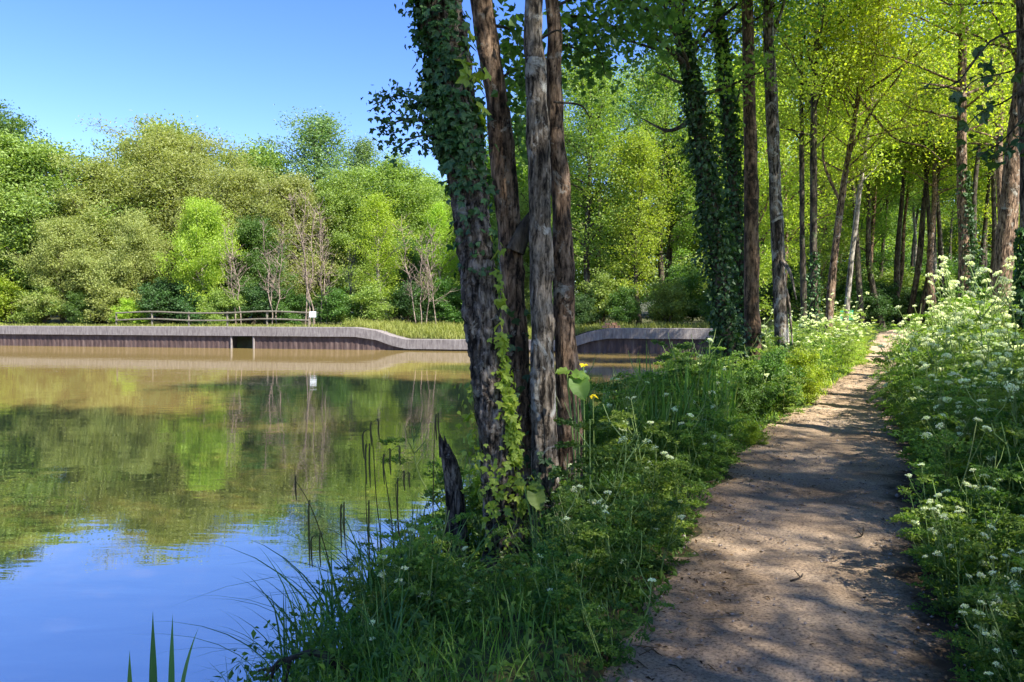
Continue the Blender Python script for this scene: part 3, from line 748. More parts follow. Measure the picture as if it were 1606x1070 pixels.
# ---- trunks that show close to the path: each built through its own line in the picture
def near_tree(name, label, pts, Y, wpx, seed, leafm, bark, H, cb, R, nl=42, nt=15, lpt=56, leaf=.095, spread=.37, up=24, ivy=None, limbs=(), k=14, crown=True, group=None, shape='oval'):
    """pts: photo pixels from foot to frame top; Y distance; wpx trunk width in photo pixels at mid height"""
    rng = np.random.default_rng(seed)
    P = np.array([W(px, py, Y + (yo[0] if yo else 0)) for px, py, *yo in pts])
    g = gz(P[0, 0], P[0, 1]); org = np.array([P[0, 0], P[0, 1], g - .05]); P = P - org
    P[0, 2] = 0
    t = thing(name, label, "tree", org, 0, 1, group)
    d = norm(P[-1] - P[-2]); extra = []
    q = P[-1]
    while q[2] < H:
        d = norm(d * .8 + np.array([rng.normal() * .06, rng.normal() * .06, .25])); q = q + d * 2.2; extra.append(q)
    P = np.vstack([P] + [extra]) if extra else P
    n = 110; TP = spline(P, n); L = TP[:, 2] / TP[-1, 2]
    r0 = wpx / F * Y / 2 * .88
    rad = np.interp(TP[:, 2], [0, .35, 1.2, 4.5, TP[-1, 2]], [r0 * 1.5, r0 * 1.14, r0 * 1.05, r0 * .9, .03])
    wood, lf = MB(), MB()
    dn = vnoise(n, k, n * .4, 7, rng) * .05 + vnoise(n, k, n * .12, 4, rng) * .06
    tube(wood, TP, rad, k, np.clip(.75 + dn * 4, 0, 1).ravel(), disp=rad[:, None] * dn)
    for pl in limbs:                                       # visible limbs: lists of photo pixels (px, py, Y)
        B = np.array([W(*p) for p in pl]) - org
        B[0] = TP[np.argmin(np.linalg.norm(TP - B[0], axis=1))]
        tube(wood, spline(B, 14), np.linspace(r0 * .42, .010, 14), 6, .7)
    if crown:
        kcb = int(np.argmax(TP[:, 2] > cb)); C = TP[kcb:]
        grow(rng, C, rad[kcb] * .6, H, .02, R, shape, nl, nt, lpt, leaf, spread, up=up, leafmb=lf, woodmb=wood)
    wood.build("trunk", M[bark], t, True)
    if crown: lf.build("crown", M[leafm], t)
    if ivy:
        iv = MB()
        z0, z1, dens, thick, side = ivy
        m = int(dens * (z1 - z0)); z = rng.uniform(z0, z1, m)
        a = rng.uniform(0, 2 * PI, m) if side is None else rng.normal(side, .9, m)
        c = np.stack([np.interp(z, TP[:, 2], TP[:, j]) for j in range(3)], 1); r = np.interp(z, TP[:, 2], rad)
        fade = np.clip((z1 - z) / (z1 - z0) * 3, .15, 1)
        dirv = np.stack([np.cos(a), np.sin(a), np.zeros(m)], 1)
        lump = 1 + .5 * np.sin(z * 3.1 + a * 2) + .3 * np.sin(z * 7 + a)
        c = c + dirv * (r + np.abs(rng.normal(size=m)) * thick * fade * lump + .015)[:, None]
        mbi = MB()
        leaves(mbi, c, .085, .075, .0, rng, np.clip(rng.normal(.45, .25, m), 0, 1), dirs=dirv * .5 - np.array([0, 0, .8]))
        mbi.build("ivy", M['ivy'], t)
    return t


near_tree("alder_tree", "leaning trunk wrapped in dark ivy beside the right arm of the dam wall", [(1150, 640), (1138, 520), (1125, 400), (1105, 260), (1085, 130), (1060, 0)], 13.0, 26, 41, 'wood_leaf', 'bark_dark', 13, 5.0, 3.8,
          ivy=(0, 6.6, 850, .085, None), limbs=([(1080, 110, 13), (1030, 60, 12.4), (985, 40, 12)], [(1070, 60, 13), (1010, 10, 13.4), (960, 0, 13.5)], [(1092, 180, 13), (1050, 205, 13.5), (1005, 185, 14)]))
near_tree("alder_tree", "dark upright ivy covered trunk between the leaning ivy trunk and the brown trunk", [(1168, 640), (1160, 450), (1150, 300), (1140, 150), (1125, 0)], 14.5, 20, 42, 'wood_leaf', 'bark_dark', 14, 5.8, 3.4,
          ivy=(0, 7.2, 600, .07, None), limbs=([(1135, 60, 14.5), (1085, 20, 14), (1060, -10, 14)], [(1143, 190, 14.5), (1170, 120, 15), (1190, 80, 15)]))
near_tree("alder_tree", "bare reddish brown trunk with sunlit edge among the path side trees", [(1184, 640), (1180, 500), (1178, 300), (1175, 150), (1172, 0)], 13.5, 26, 43, 'alder', 'bark_warm', 15.5, 7.6, 3.6,
          ivy=(0, 1.2, 160, .04, None))
near_tree("alder_tree", "grey brown trunk with a broken side branch at the path bend", [(1232, 640), (1226, 520), (1218, 350), (1212, 200), (1205, 0)], 14.0, 24, 44, 'alder', 'bark_lichen', 15, 7.2, 3.6,
          ivy=(0, 1.0, 500, .05, None), limbs=([(1222, 400, 14), (1238, 425, 13.7), (1249, 470, 13.5)], [(1224, 430, 14), (1236, 470, 13.9), (1243, 540, 13.8)], [(1208, 60, 14), (1225, 20, 14), (1236, -20, 14)]))
near_tree("alder_tree", "thin dark stem just beyond the grey brown trunk", [(1262, 560), (1258, 350), (1257, 150), (1256, 0)], 22, 10, 45, 'yellow', 'bark_dark', 12, 5.5, 2.8, nl=30, nt=11)
near_tree("alder_tree", "thin dark stem forking high, second beyond the grey brown trunk", [(1278, 560), (1276, 400), (1276, 200), (1280, 60), (1290, -10)], 21, 14, 46, 'yellow', 'bark_dark', 13, 5.2, 3.2, ivy=(0, 3, 260, .05, None),
          limbs=([(1277, 120, 21), (1262, 60, 21), (1255, 10, 21)],))
near_tree("alder_tree", "leaning forked stem with long branches arching over the path", [(1296, 560), (1306, 430), (1322, 300), (1340, 190), (1347, 140)], 22, 13, 47, 'yellow', 'bark_brown', 9, 4.6, 3.2, nl=26,
          limbs=([(1345, 150, 22), (1362, 140, 21.6), (1400, 115, 21), (1470, 60, 20), (1530, 20, 19)], [(1330, 240, 22), (1370, 170, 21.5), (1415, 110, 21), (1440, 30, 20.5)], [(1318, 320, 22), (1290, 240, 22), (1310, 120, 22), (1325, 20, 22)],
                 [(1347, 150, 22), (1400, 215, 21), (1450, 230, 20.5), (1480, 255, 20)]))
near_tree("alder_tree", "slender pale stem beside the leaning forked stem", [(1322, 560), (1333, 430), (1348, 300), (1362, 200), (1372, 60)], 23, 9, 48, 'yellow', 'bark_pale', 11, 5, 2.6, nl=26, nt=10)
near_tree("alder_tree", "ivy shaggy trunk rising out of the hedge beyond the path", [(1514, 520), (1512, 400), (1508, 250), (1509, 100), (1508, 0)], 20, 19, 49, 'yellow', 'bark_brown', 14, 5.2, 4.0, nl=40,
          ivy=(0, 5.0, 420, .11, -.4), limbs=([(1508, 140, 20), (1480, 135, 19.6), (1440, 130, 19)], [(1509, 150, 20), (1550, 135, 20), (1590, 130, 20)], [(1508, 60, 20), (1545, 10, 20), (1580, -10, 20)]))
near_tree("alder_tree", "thick leaning trunk behind the hedge close to the picture edge", [(1568, 520), (1574, 420), (1584, 300), (1594, 200), (1612, 20)], 15, 30, 50, 'yellow', 'bark_brown', 13, 5.2, 3.6, nl=34)
near_tree("alder_tree", "grey trunk cut off by the picture edge behind the hedge", [(1612, 560), (1610, 300), (1606, 100), (1604, 0)], 10.5, 24, 51, 'alder', 'bark_grey', 14, 6.2, 3.6, nl=34, ivy=(0, 2.6, 260, .05, 3.6))

# crowns that close the canopy over the path's far half
for i, (key, x, y, h, lm, lab) in enumerate([
    ('high', 17.2, 27, 14.5, 'yellow', 'glowing yellow green tree overhanging the far bend of the path'),
    ('high', 21.5, 31, 14, 'yellow', 'bright yellow tree at the edge of the wood beyond the hedge'),
    ('wood_c', 9.6, 31, 12.5, 'bright', 'fresh green tree on the bank between path and water'),
    ('wood_b', 13.0, 37, 15, 'yellow', 'yellow green tree at the right end of the dam wall'),
    ('high', 22.5, 40, 15, 'yellow', 'yellow green tree above the dark end of the path'),
    ('high', 27.5, 37, 14, 'bright', 'fresh green tree deep in the wood past the hedge'),
    ('wood_a', 16.5, 41, 13, 'wood_leaf', 'mid green tree beside the end of the path'),
    ('wood_b', 30, 46, 16, 'yellow', 'tall yellow green tree at the back of the wood'),
    ('wood_b', 25, 52, 17, 'wood_leaf', 'tall green tree closing the wood behind the path end'),
    ('wood_a', 36, 52, 17, 'wood_leaf', 'green tree far back in the wood past the hedge'),
]):
    tree(key, x, y, h, lab, lm, "woodland_tree", bark='bark_brown')

# ------------------------------------------------------------------ the near clump: ivy-clad tree and the three-stemmed tree
def hero_trunk(P, R, rng, nz=420, k=72, fiss=.10, knots=(), flare=0.0):
    """finely displaced trunk: fissured plates, knots, root flare; returns MB"""
    TP = spline(P, nz); s = np.linspace(0, 1, nz)
    rad = np.interp(s, np.linspace(0, 1, len(R)), R)
    length = np.linalg.norm(np.diff(TP, axis=0), axis=1).sum()
    big = vnoise(nz, k, length * 1.6, 4, rng) * .07 + vnoise(nz, k, length * 4, 7, rng) * .035
    rid = np.abs(vnoise(nz, k, length * 5, 19, rng)) * 1.0 + .55 * np.abs(vnoise(nz, k, length * 11, 34, rng))
    rid = np.clip(rid, 0, 1.3)
    fine = vnoise(nz, k, length * 42, 36, rng) * .18
    dn = big + fiss * (rid - .55 + fine)
    th = np.linspace(0, 2 * PI, k, endpoint=False)
    for (sk, ak, rk, amp) in knots:
        da = np.abs((th - ak + PI) % (2 * PI) - PI)
        rr = np.sqrt(((s[:, None] - sk) * length / rk)**2 + (da[None] * rad.mean() / rk)**2)
        dn += amp * np.exp(-rr**2 * 1.2) - amp * .75 * np.exp(-rr**2 * 9)
    dn += flare * np.exp(-s * length / .28)[:, None] * (.35 + .5 * (np.sin(th * 5 + 1)[None] * .5 + .5))
    tint = np.clip(.12 + rid * .75 + fine * .6, 0, 1)
    mb = MB(); tube(mb, TP, rad, k, tint.ravel(), disp=rad[:, None] * dn)
    return mb, TP, rad


def extend(P, H, rng, step=2.0, spread=.05):
    P = [np.array(p, float) for p in P]; d = norm(P[-1] - P[-2])
    while P[-1][2] < H:
        d = norm(d * .85 + np.array([rng.normal() * spread, rng.normal() * spread, .2])); P.append(P[-1] + d * step)
    return np.array(P)


def stick_leaves(mb, TP, rad, z0, z1, n, thick, rng, side, sw, size, tint=(.45, .25), lump=True):
    z = rng.uniform(z0, z1, n); a = rng.normal(side, sw, n)
    c = np.stack([np.interp(z, TP[:, 2], TP[:, j]) for j in range(3)], 1); r = np.interp(z, TP[:, 2], rad)
    dv = np.stack([np.cos(a), np.sin(a), np.zeros(n)], 1)
    lm = (1 + .6 * np.sin(z * 4.1 + a * 2) + .35 * np.sin(z * 9 + a)) if lump else 1
    c = c + dv * (r * 1.05 + .012 + np.abs(rng.normal(size=n)) * thick * np.clip(lm, .15, 2))[:, None]
    ivy_leaves(mb, c, size, rng, np.clip(rng.normal(*tint, n), 0, 1), dv)


def ivy_leaves(mb, C, size, rng, tint, dv):
    """heart/three-lobed leaf: 3 quads round the stalk point, hanging and facing out"""
    n = len(C); s = rng.uniform(.55, 1.35, (n, 1)) * size
    nr = norm(dv + rng.normal(size=(n, 3)) * .55 + np.array([0, 0, .35]))
    e1 = rng.normal(size=(n, 3)) * .6 - np.array([0, 0, 1.0]); e1 = norm(e1 - (e1 * nr).sum(1, keepdims=True) * nr); e2 = np.cross(nr, e1)
    pts = [(0, 0, 0), (.12, .42, .10), (.45, .52, .03), (.52, .22, .05), (1.0, 0, -.06), (.52, -.22, .05), (.45, -.52, .03), (.12, -.42, .10)]
    V = np.stack([C + e1 * a * s + e2 * b * s + nr * c * s for a, b, c in pts], 1)
    q = np.array([[0, 1, 2, 3], [0, 3, 4, 5], [0, 5, 6, 7]])
    mb.add(V.reshape(-1, 3), (np.arange(n)[:, None, None] * 8 + q[None]).reshape(-1, 4), np.repeat(tint, 8))


rng = np.random.default_rng(77)
# ivy-clad leaning trunk
YA = 5.3
A = [W(px, py, YA) for px, py in [(792, 905), (788, 800), (776, 680), (762, 560), (748, 430), (736, 320), (722, 200), (706, 90), (690, 0)]]
A[0][2] = gz(A[0][0], A[0][1]) - .08
orgA = A[0].copy()
PA = extend([a - orgA for a in A], 12.5, rng)
lenA = len(PA)
wA = np.array([66, 54, 51, 50, 53, 57, 59, 58, 56]) / F * YA / 2
RA = np.concatenate([wA, np.linspace(wA[-1], .03, lenA - len(wA))])
tA = thing("alder_tree", "leaning grey fissured trunk with dark ivy on its upper part, standing at the water edge", "tree", orgA)
mbA, TPA, radA = hero_trunk(PA, RA, rng, 620, 90, .17, knots=((.175, 4.3, .12, .16), (.10, 5.2, .09, .14), (.24, 4.9, .1, .10)), flare=.35)
mbA.build("trunk", M['bark_grey'], tA, True)
wood, lf = MB(), MB()
kc = int(np.argmax(TPA[:, 2] > 5.6))
grow(rng, TPA[kc:], radA[kc] * .5, 12, .02, 3.6, 'oval', 48, 17, 50, .095, .32, up=18, leafmb=lf, woodmb=wood, droop=.1)
# the leafy spray that hangs out over the water
spray = [[(715, 215), (670, 165), (625, 150), (585, 165)], [(712, 235), (665, 190), (625, 190), (600, 205)], [(718, 190), (680, 160), (640, 165)], [(705, 100), (680, 60), (655, 55)],
         [(700, 40), (668, 5), (640, 0)], [(715, 230), (690, 215), (650, 215), (620, 235)]]
cs = []
for sp in spray:
    B = spline([W(px, py, YA + rng.normal() * .15) - orgA for px, py in sp], 10)
    tube(wood, B, np.linspace(.012, .004, 10), 4, .5, cap=False); cs.append(B[2:])
wood.build("branches", M['bark_dark'], tA, True)
lf.build("crown", M['alder'], tA)
iv = MB()
cs = np.concatenate(cs); m = 900
c = cs[rng.integers(0, len(cs), m)] + rng.normal(size=(m, 3)) * np.array([.045, .08, .045])
ivy_leaves(iv, c, .042, rng, np.clip(rng.normal(.4, .25, m), 0, 1), rng.normal(size=(m, 3)))
zi = lambda py: W(740, py, YA)[2] - orgA[2]
stick_leaves(iv, TPA, radA, zi(260), zi(-260), 1500, .030, rng, 3.9, 1.0, .058)
stick_leaves(iv, TPA, radA, zi(430), zi(170), 150, .02, rng, 4.6, .9, .05)
stick_leaves(iv, TPA, radA, zi(300), zi(150), 170, .03, rng, 4.6, .9, .07)
stick_leaves(iv, TPA, radA, zi(230), zi(-200), 380, .028, rng, 3.2, .45, .062)
iv.build("ivy", M['ivy'], tA)
iv = MB()
stick_leaves(iv, TPA, radA, zi(800), zi(520), 300, .025, rng, 5.75, .22, .05, (.6, .2), False)
stick_leaves(iv, TPA, radA, zi(720), zi(580), 160, .03, rng, 5.7, .25, .055, (.6, .2), False)
stick_leaves(iv, TPA, radA, zi(520), zi(380), 26, .03, rng, 5.9, .2, .075, (.5, .2), False)
stick_leaves(iv, TPA, radA, zi(860), zi(700), 110, .03, rng, 4.6, .5, .05, (.5, .2), False)
stick_leaves(iv, TPA, radA, zi(230), zi(60), 22, .06, rng, 5.7, .3, .10, (.3, .2), False)
stick_leaves(iv, TPA, radA, zi(780), zi(600), 90, .06, rng, 3.2, .35, .055, (.25, .2), False)
iv.build("ivy", M['ivy_young'], tA)["label"] = "young yellow green ivy strand up the sunny side"

# three-stemmed tree
YB = 5.75
stems = [
    ([(826, 830), (822, 740), (813, 640), (807, 520), (802, 420), (795, 320), (784, 210), (772, 110), (755, 0)], [74, 58, 50, 45, 43, 41, 41, 40, 40], 0.10, 'bark_brown', ((.10, 4.6, .12, .2), (.30, 4.9, .08, .12))),
    ([(858, 830), (856, 740), (852, 640), (850, 520), (848, 420), (847, 320), (845, 210), (840, 110), (838, 0)], [62, 48, 42, 39, 38, 38, 38, 34, 31], -.10, 'bark_lichen', ((.30, 4.4, .10, .22), (.24, 5.0, .1, .15), (.18, 4.4, .12, .12))),
    ([(896, 830), (893, 740), (891, 640), (887, 520), (883, 420), (880, 320), (873, 210), (868, 110), (866, 0)], [66, 46, 42, 40, 36, 33, 31, 27, 24], .06, 'bark_brown', ((.13, 5.2, .13, .2), (.2, 5.5, .09, .1))),
]
o0 = W(860, 830, YB); o0[2] = gz(o0[0], o0[1]) - .08
tB = thing("alder_tree", "three stemmed alder with brown bark and pale lichen patches beside the ivy clad trunk", "tree", o0)
woodB, lfB = MB(), MB(); TPS = []
for (pts, wd, yo, mt, kn) in stems:
    P = [W(px, py, YB + yo) for px, py in pts]; P[0][2] = o0[2]
    P = extend([p - o0 for p in P], 12.5, rng, spread=.09)
    wv = np.array(wd) * .88 / F * YB / 2
    R = np.concatenate([wv, np.linspace(wv[-1], .03, len(P) - len(wv))])
    mbS, TPx, rdx = hero_trunk(P, R, rng, 560, 76, .058, kn, .3)
    mbS.build("trunk", M[mt], tB, True); TPS.append((TPx, rdx))
    kc = int(np.argmax(TPx[:, 2] > 5.4))
    grow(rng, TPx[kc:], rdx[kc] * .5, 12, .02, 3.3, 'oval', 40, 16, 50, .095, .32, up=22, leafmb=lfB, woodmb=woodB, droop=.08)
# bridging bark between the middle stem and its neighbour, dead twigs
b0 = [W(px, py, YB) - o0 for px, py in [(808, 395), (822, 362), (840, 335)]]
tube(woodB, spline(b0, 12), np.linspace(.075, .05, 12), 10, .5)
for sp in [[(850, 60), (872, 48), (882, 52)], [(880, 640), (862, 600), (852, 570)], [(868, 160), (910, 165), (925, 185)]]:
    tube(woodB, spline([W(px, py, YB - .1) - o0 for px, py in sp], 8), np.linspace(.010, .004, 8), 5, .7)
# low leafy boughs of the clump that show in the top of the picture
boughs = [[(865, 40), (905, 25), (960, 40), (1010, 60)], [(866, 70), (900, 75), (940, 100)], [(870, 10), (930, -10), (1000, 10), (1040, 30)], [(790, 120), (812, 110), (822, 160)], [(775, 40), (805, 50), (815, 90)],
          [(868, 20), (905, 50), (935, 70), (950, 120)], [(900, 0), (960, -20), (1020, 20), (1035, 80)], [(795, 200), (808, 190), (815, 240)]]
cs = []
for bi, sp in enumerate(boughs):
    B = spline([W(px, py, YB + .2 + .8 * q + rng.normal() * .1) - o0 for q, (px, py) in zip(np.linspace(0, 1, len(sp)), sp)], 12)
    tube(woodB, B, np.linspace(.014, .004, 12), 4, .5, cap=False); cs.append(B[3:])
cs = np.concatenate(cs); m = 1500
c = cs[rng.integers(0, len(cs), m)] + rng.normal(size=(m, 3)) * np.array([.10, .25, .10])
leaves(lfB, c, .075, .058, .3, rng, np.clip(rng.normal(.4, .25, m), 0, 1))
woodB.build("branches", M['bark_dark'], tB, True); lfB.build("crown", M['alder'], tB)
iv = MB()
zb = lambda py: W(840, py, YB)[2] - o0[2]
stick_leaves(iv, TPS[0][0], TPS[0][1], zb(760), zb(480), 60, .04, rng, 4.9, .7, .06, (.3, .2), False)
stick_leaves(iv, TPS[0][0], TPS[0][1], zb(330), zb(60), 26, .03, rng, 3.6, .4, .07, (.3, .2), False)
stick_leaves(iv, TPS[1][0], TPS[1][1], zb(830), zb(700), 70, .05, rng, 4.7, .9, .06, (.3, .2), False)
iv.build("ivy", M['ivy'], tB)

# broken stump
ps = [W(px, py, 5.6) for px, py in [(716, 880), (713, 800), (705, 730), (697, 698)]]; ps[0][2] = gz(ps[0][0], ps[0][1]) - .1
os_ = ps[0].copy()
st = thing("broken_stump", "dark broken stump at the water edge beside the ivy clad trunk", "stump", os_)
mbS, _, _ = hero_trunk(np.array([p - os_ for p in ps]), np.array([.10, .075, .06, .035]), rng, 120, 40, .12)
for k_ in range(7):
    a_ = k_ * 2.4; tp = ps[-1] - os_ + np.array([math.cos(a_) * .022, math.sin(a_) * .022, -.03]); hh_ = .05 + .09 * ((k_ * 5) % 7) / 7
    tube(mbS, [tp - np.array([0, 0, .06]), tp + np.array([-.01, 0, hh_ * .5]), tp + np.array([-.018, 0, hh_])], [.020, .013, .002], 6, .3 + .1 * (k_ % 4))
mbS.build("stump_wood", M['bark_grey'], st, True)
# fallen arched branch at the bottom edge
mbf = MB()
fbp = spline([W(px, py, 3.75) for px, py in [(415, 1062), (440, 1040), (485, 1024), (520, 1035), (560, 1075)]], 30)
tube(mbf, fbp, np.linspace(.008, .026, 30), 9, .5, disp=vnoise(30, 9, 12, 4, rng) * .004)
for sp in [[(440, 1040), (425, 1062), (430, 1085)], [(455, 1034), (450, 1060), (442, 1080)], [(430, 1048), (405, 1052)]]:
    tube(mbf, spline([W(px, py, 3.75) for px, py in sp], 8), np.linspace(.012, .007, 8), 6, .5)
tag(mbf.build("fallen_branch", M['bark_dark'], None, True), "dark crooked fallen branch arching over the water edge", "branch")

# trees of the same bank that stand outside the frame and dapple the path
for (key, x, y, h, lm, lab) in [
    ('shade', 6.8, -5.4, 16, 'alder', 'high crowned tree across the hedge behind the viewer'),
    ('thin', 6.2, -2.2, 14, 'alder', 'tall green tree behind the viewer on the hedge side'),
    ('thin', 10.5, -1.5, 14, 'alder', 'green tree farther behind the hedge outside the picture'),
    ('shade', 7.9, 2.6, 15.5, 'alder', 'high crowned tree over the hedge outside the picture, next to the viewer'),
    ('thin', 9.4, .6, 15, 'alder', 'open crowned tree behind the hedge outside the picture'),
    ('thin', 5.2, -1.3, 16.5, 'alder', 'high crowned tree at the hedge beside the viewer outside the picture'),
    ('shade', 6.6, 7.4, 17, 'alder', 'high crowned tree over the hedge just outside the picture'),
    ('shade', 8.4, 11.4, 17, 'alder', 'high crowned tree farther along the hedge just outside the picture'),
    ('shade', 1.8, -3.4, 16, 'alder', 'high crowned tree behind the viewer by the path'),
    ('shade', -1.0, -6.5, 15, 'alder', 'high crowned tree behind the viewer between path and water'),
    ('thin', 2.8, -5.5, 13, 'alder', 'green tree behind the viewer close to the path'),
]:
    tree(key, x, y, h, lab, lm, "alder_tree", bark='bark_brown', wide=1.0)

# ------------------------------------------------------------------ plants
def frond(mb, o, d, ln, rng, npin=7, nlf=5, lf=.028, tint=.5, drp=.5):
    """a twice-divided leaf: rachis with pinnae of small leaflets"""
    d = norm(np.asarray(d)); side = norm(np.cross(d, [0, 0, 1.0]) + 1e-6); Cs, Ds = [], []
    for i in range(npin):
        q = .25 + .75 * i / (npin - 1); p = o + d * ln * q + np.array([0, 0, -drp * ln * q * q * .6])
        pl = ln * .42 * (1.05 - q * .85)
        for s in ((-1, 1) if i < npin - 1 else (0,)):
            pd = norm(side * s + d * .75)
            for j in range(nlf):
                r = (j + .6) / nlf
                Cs.append(p + pd * pl * r + np.array([0, 0, -.12 * pl * r]) + rng.normal(size=3) * lf * .35); Ds.append(pd)
    Cs, Ds = np.array(Cs), np.array(Ds)
    leaves(mb, Cs, lf * 1.25, lf * .75, .7, rng, np.clip(tint + rng.normal(size=len(Cs)) * .2, 0, 1), dirs=Ds * 2.0)


def umbel(o, n, rng, R=.045, nu=15):
    """compound flower head: little domes of white florets on a shallow dome"""
    mb = MB(); n = norm(np.asarray(n)); a = norm(np.cross(n, [1, .2, 0])); b = np.cross(n, a)
    for i in range(nu):
        r = R * math.sqrt((i + .5) / nu); az = i * GA
        c = o + (a * math.cos(az) + b * math.sin(az)) * r + n * (.035 - .35 * r * r / R) + rng.normal(size=3) * .003
        ru = R * .27 * rng.uniform(.8, 1.2); m = 11
        v = rng.normal(size=(m, 3)); v = norm(v + n * .6)
        pts = c + v * ru
        leaves(mb, pts, ru * 1.05, ru * .95, 0, rng, rng.uniform(0, 1, m), fold=.1)
    return mb


UM = []
def umbel_plant(seed, H, nst, nleaf, nhead, flow=1.0, spreadr=.16):
    """returns (stem mesh, foliage mesh, [flower meshes])"""
    rng = np.random.default_rng(seed); st, fo, heads = MB(), MB(), []
    for s in range(nst):
        az = rng.uniform(0, 6.28); ln = rng.uniform(.05, .35)
        b = np.array([math.cos(az), math.sin(az), 0]) * rng.uniform(0, spreadr); hh = H * rng.uniform(.7, 1.05)
        top = b + np.array([math.cos(az) * ln * hh, math.sin(az) * ln * hh, hh])
        P = spline([b, b * .7 + top * .3 + rng.normal(size=3) * .02, b * .35 + top * .65 + rng.normal(size=3) * .03, top], 12)
        tube(st, P, np.linspace(.0085, .0035, 12), 5, rng.uniform(.2, .8))
        tips = [top]
        for j in range(rng.integers(2, 5)):
            k = int(rng.uniform(4, 11)); a2 = rng.uniform(0, 6.28); l2 = hh * rng.uniform(.16, .34)
            e = P[k] + np.array([math.cos(a2) * .6, math.sin(a2) * .6, .85]) * l2
            tube(st, [P[k], P[k] * .5 + e * .5 + np.array([math.cos(a2), math.sin(a2), 0]) * .03, e], [.005, .004, .0025], 4, rng.uniform(.2, .8), cap=False)
            tips.append(e)
        for e in tips:
            if len(heads) < nhead and rng.uniform() < flow:
                heads.append((e, np.array([rng.normal() * .3, rng.normal() * .3, 1]), rng.uniform(.026, .042)))
                for r in range(9):
                    a3 = r * GA; ee = e + np.array([math.cos(a3) * .03, math.sin(a3) * .03, .03])
                    tube(st, [e, ee], [.0014, .001], 3, .6, cap=False)
        for j in range(nleaf):
            k = int(rng.uniform(0, 11)) if j > 2 else 0
            a2 = rng.uniform(0, 6.28); up_ = rng.uniform(.1, .8)
            frond(fo, P[k], (math.cos(a2), math.sin(a2), up_), H * rng.uniform(.2, .34), rng, lf=.03, tint=rng.uniform(.25, .75), drp=rng.uniform(.3, .9))
    hm = [umbel(o, n, rng, R).mesh("flower_head", M['petal']) for o, n, R in heads]
    ab = MB()
    for o, n, R in heads:
        u = umbel(o, n, rng, R); ab.add(np.concatenate(u.v), np.concatenate(u.f), np.concatenate(u.t)) if False else [ab.add(v, f - f.min(), t) for v, f, t in zip(u.v, u.f, u.t)]
    return st.mesh("stem", M['stalk'], True), fo.mesh("foliage", M['herb']), hm, ab.mesh("blossom", M['petal'])


for s in range(5): UM.append(umbel_plant(100 + s, 1.25, 3, 14, 5))
UL = [umbel_plant(200 + s, .95, 4, 15, 2, .25) for s in range(4)]            # leafier, few flowers
UF = [umbel_plant(300 + s, 1.3, 5, 10, 18, 1.0, .24) for s in range(3)]      # full of flowers


def cow_parsley(pr, x, y, sc, label, group, leafm='herb', tilt=0.0, heads=True, ta=0.0):
    st, fo, hm, ab = pr
    t = thing("cow_parsley", label, "plant", (x, y, gz(x, y) - .03), rnd.uniform(0, 6.28), sc, group)
    t.rotation_euler = (tilt * math.cos(ta), tilt * math.sin(ta), t.rotation_euler[2])
    child("stem", st, t); child("foliage", fo, t, M[leafm])
    if y > 8.5: child("blossom", ab, t)
    elif heads:
        for h in hm: child("flower_head", h, t)
    return t


def side_point(yy, off):
    """a point OFF metres from the path's edge (+ right, - left) at distance yy"""
    k = int(np.argmin(np.abs(PS[:, 1] - yy))); T = norm(np.gradient(PS, axis=0))[k]; n_ = np.array([T[1], -T[0]])
    return PS[k] + n_ * (np.sign(off) * PSW[k] / 2 + off)


HG = 'white flowered cow parsley in the hedge along the path'
n_h = 0
for i in range(160):
    yy = 2.2 + 19 * (i / 160) ** 1.2
    off = .05 + abs(rnd.gauss(0, 1)) * (.6 + yy * .07)
    x, y = side_point(yy, off)
    full = yy > 7.5 and off > .35 and rnd.random() < .88
    pr = rnd.choice(UF if full else (UM if yy > 5 and rnd.random() < .6 else UL))
    s = rnd.uniform(.85, 1.2) * min(1.0, .6 + off * .55) * np.interp(yy, [2, 4, 7, 10, 20], [.7, .8, .95, 1.22, 1.3])
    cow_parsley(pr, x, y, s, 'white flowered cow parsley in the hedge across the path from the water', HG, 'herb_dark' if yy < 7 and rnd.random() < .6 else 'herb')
BG = 'cow parsley on the bank between path and water'
for i in range(94):
    yy = 3.0 + 13.5 * rnd.random() ** 1.15
    bw = np.interp(yy, [3, 6, 9, 13, 17], [1.7, 2.1, 1.9, 2.0, 2.0])
    off = -(.08 + rnd.random() * bw)
    x, y = side_point(yy, off)
    if pond_sd(np.array([x]), np.array([y]))[0] < .15: continue
    pxx = CX + F * x / y
    s_f = .55 if y < 5.9 and 700 < pxx < 925 else 1.0
    if 715 < pxx < 848 and 4.0 < y < 5.6: s_f = .3
    if math.hypot(x + .0, y - 5.3) < .34 or math.hypot(x - .28, y - 5.7) < .36: continue
    pr = rnd.choice(UL if rnd.random() < .88 else UM)
    s = rnd.uniform(.55, .9) * np.interp(yy, [3, 4.5, 7, 9, 14], [.75, 1.2, 1.45, 1.4, 1.35]) * min(1.0, .55 - off * .6) * s_f
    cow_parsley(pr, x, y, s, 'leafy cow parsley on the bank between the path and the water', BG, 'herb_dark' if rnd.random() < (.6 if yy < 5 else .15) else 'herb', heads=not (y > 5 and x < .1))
for (x, y, sc_) in [(-.62, 5.35, .62), (-.42, 5.2, .55), (-.75, 5.6, .6), (-.5, 4.9, .5)]:
    cow_parsley(rnd.choice(UL), x, y, sc_, 'leafy cow parsley on the bank between the path and the water', BG, 'herb', heads=False)
for k_ in range(9):
    yy = 5.4 + k_ * .85; x, y = side_point(yy, .12 + .1 * (k_ % 3))
    cow_parsley(rnd.choice(UM), x, y, rnd.uniform(.7, .9), 'white flowered cow parsley in the hedge across the path from the water', HG, 'herb', tilt=rnd.uniform(.3, .6), ta=rnd.uniform(3.6, 4.4))
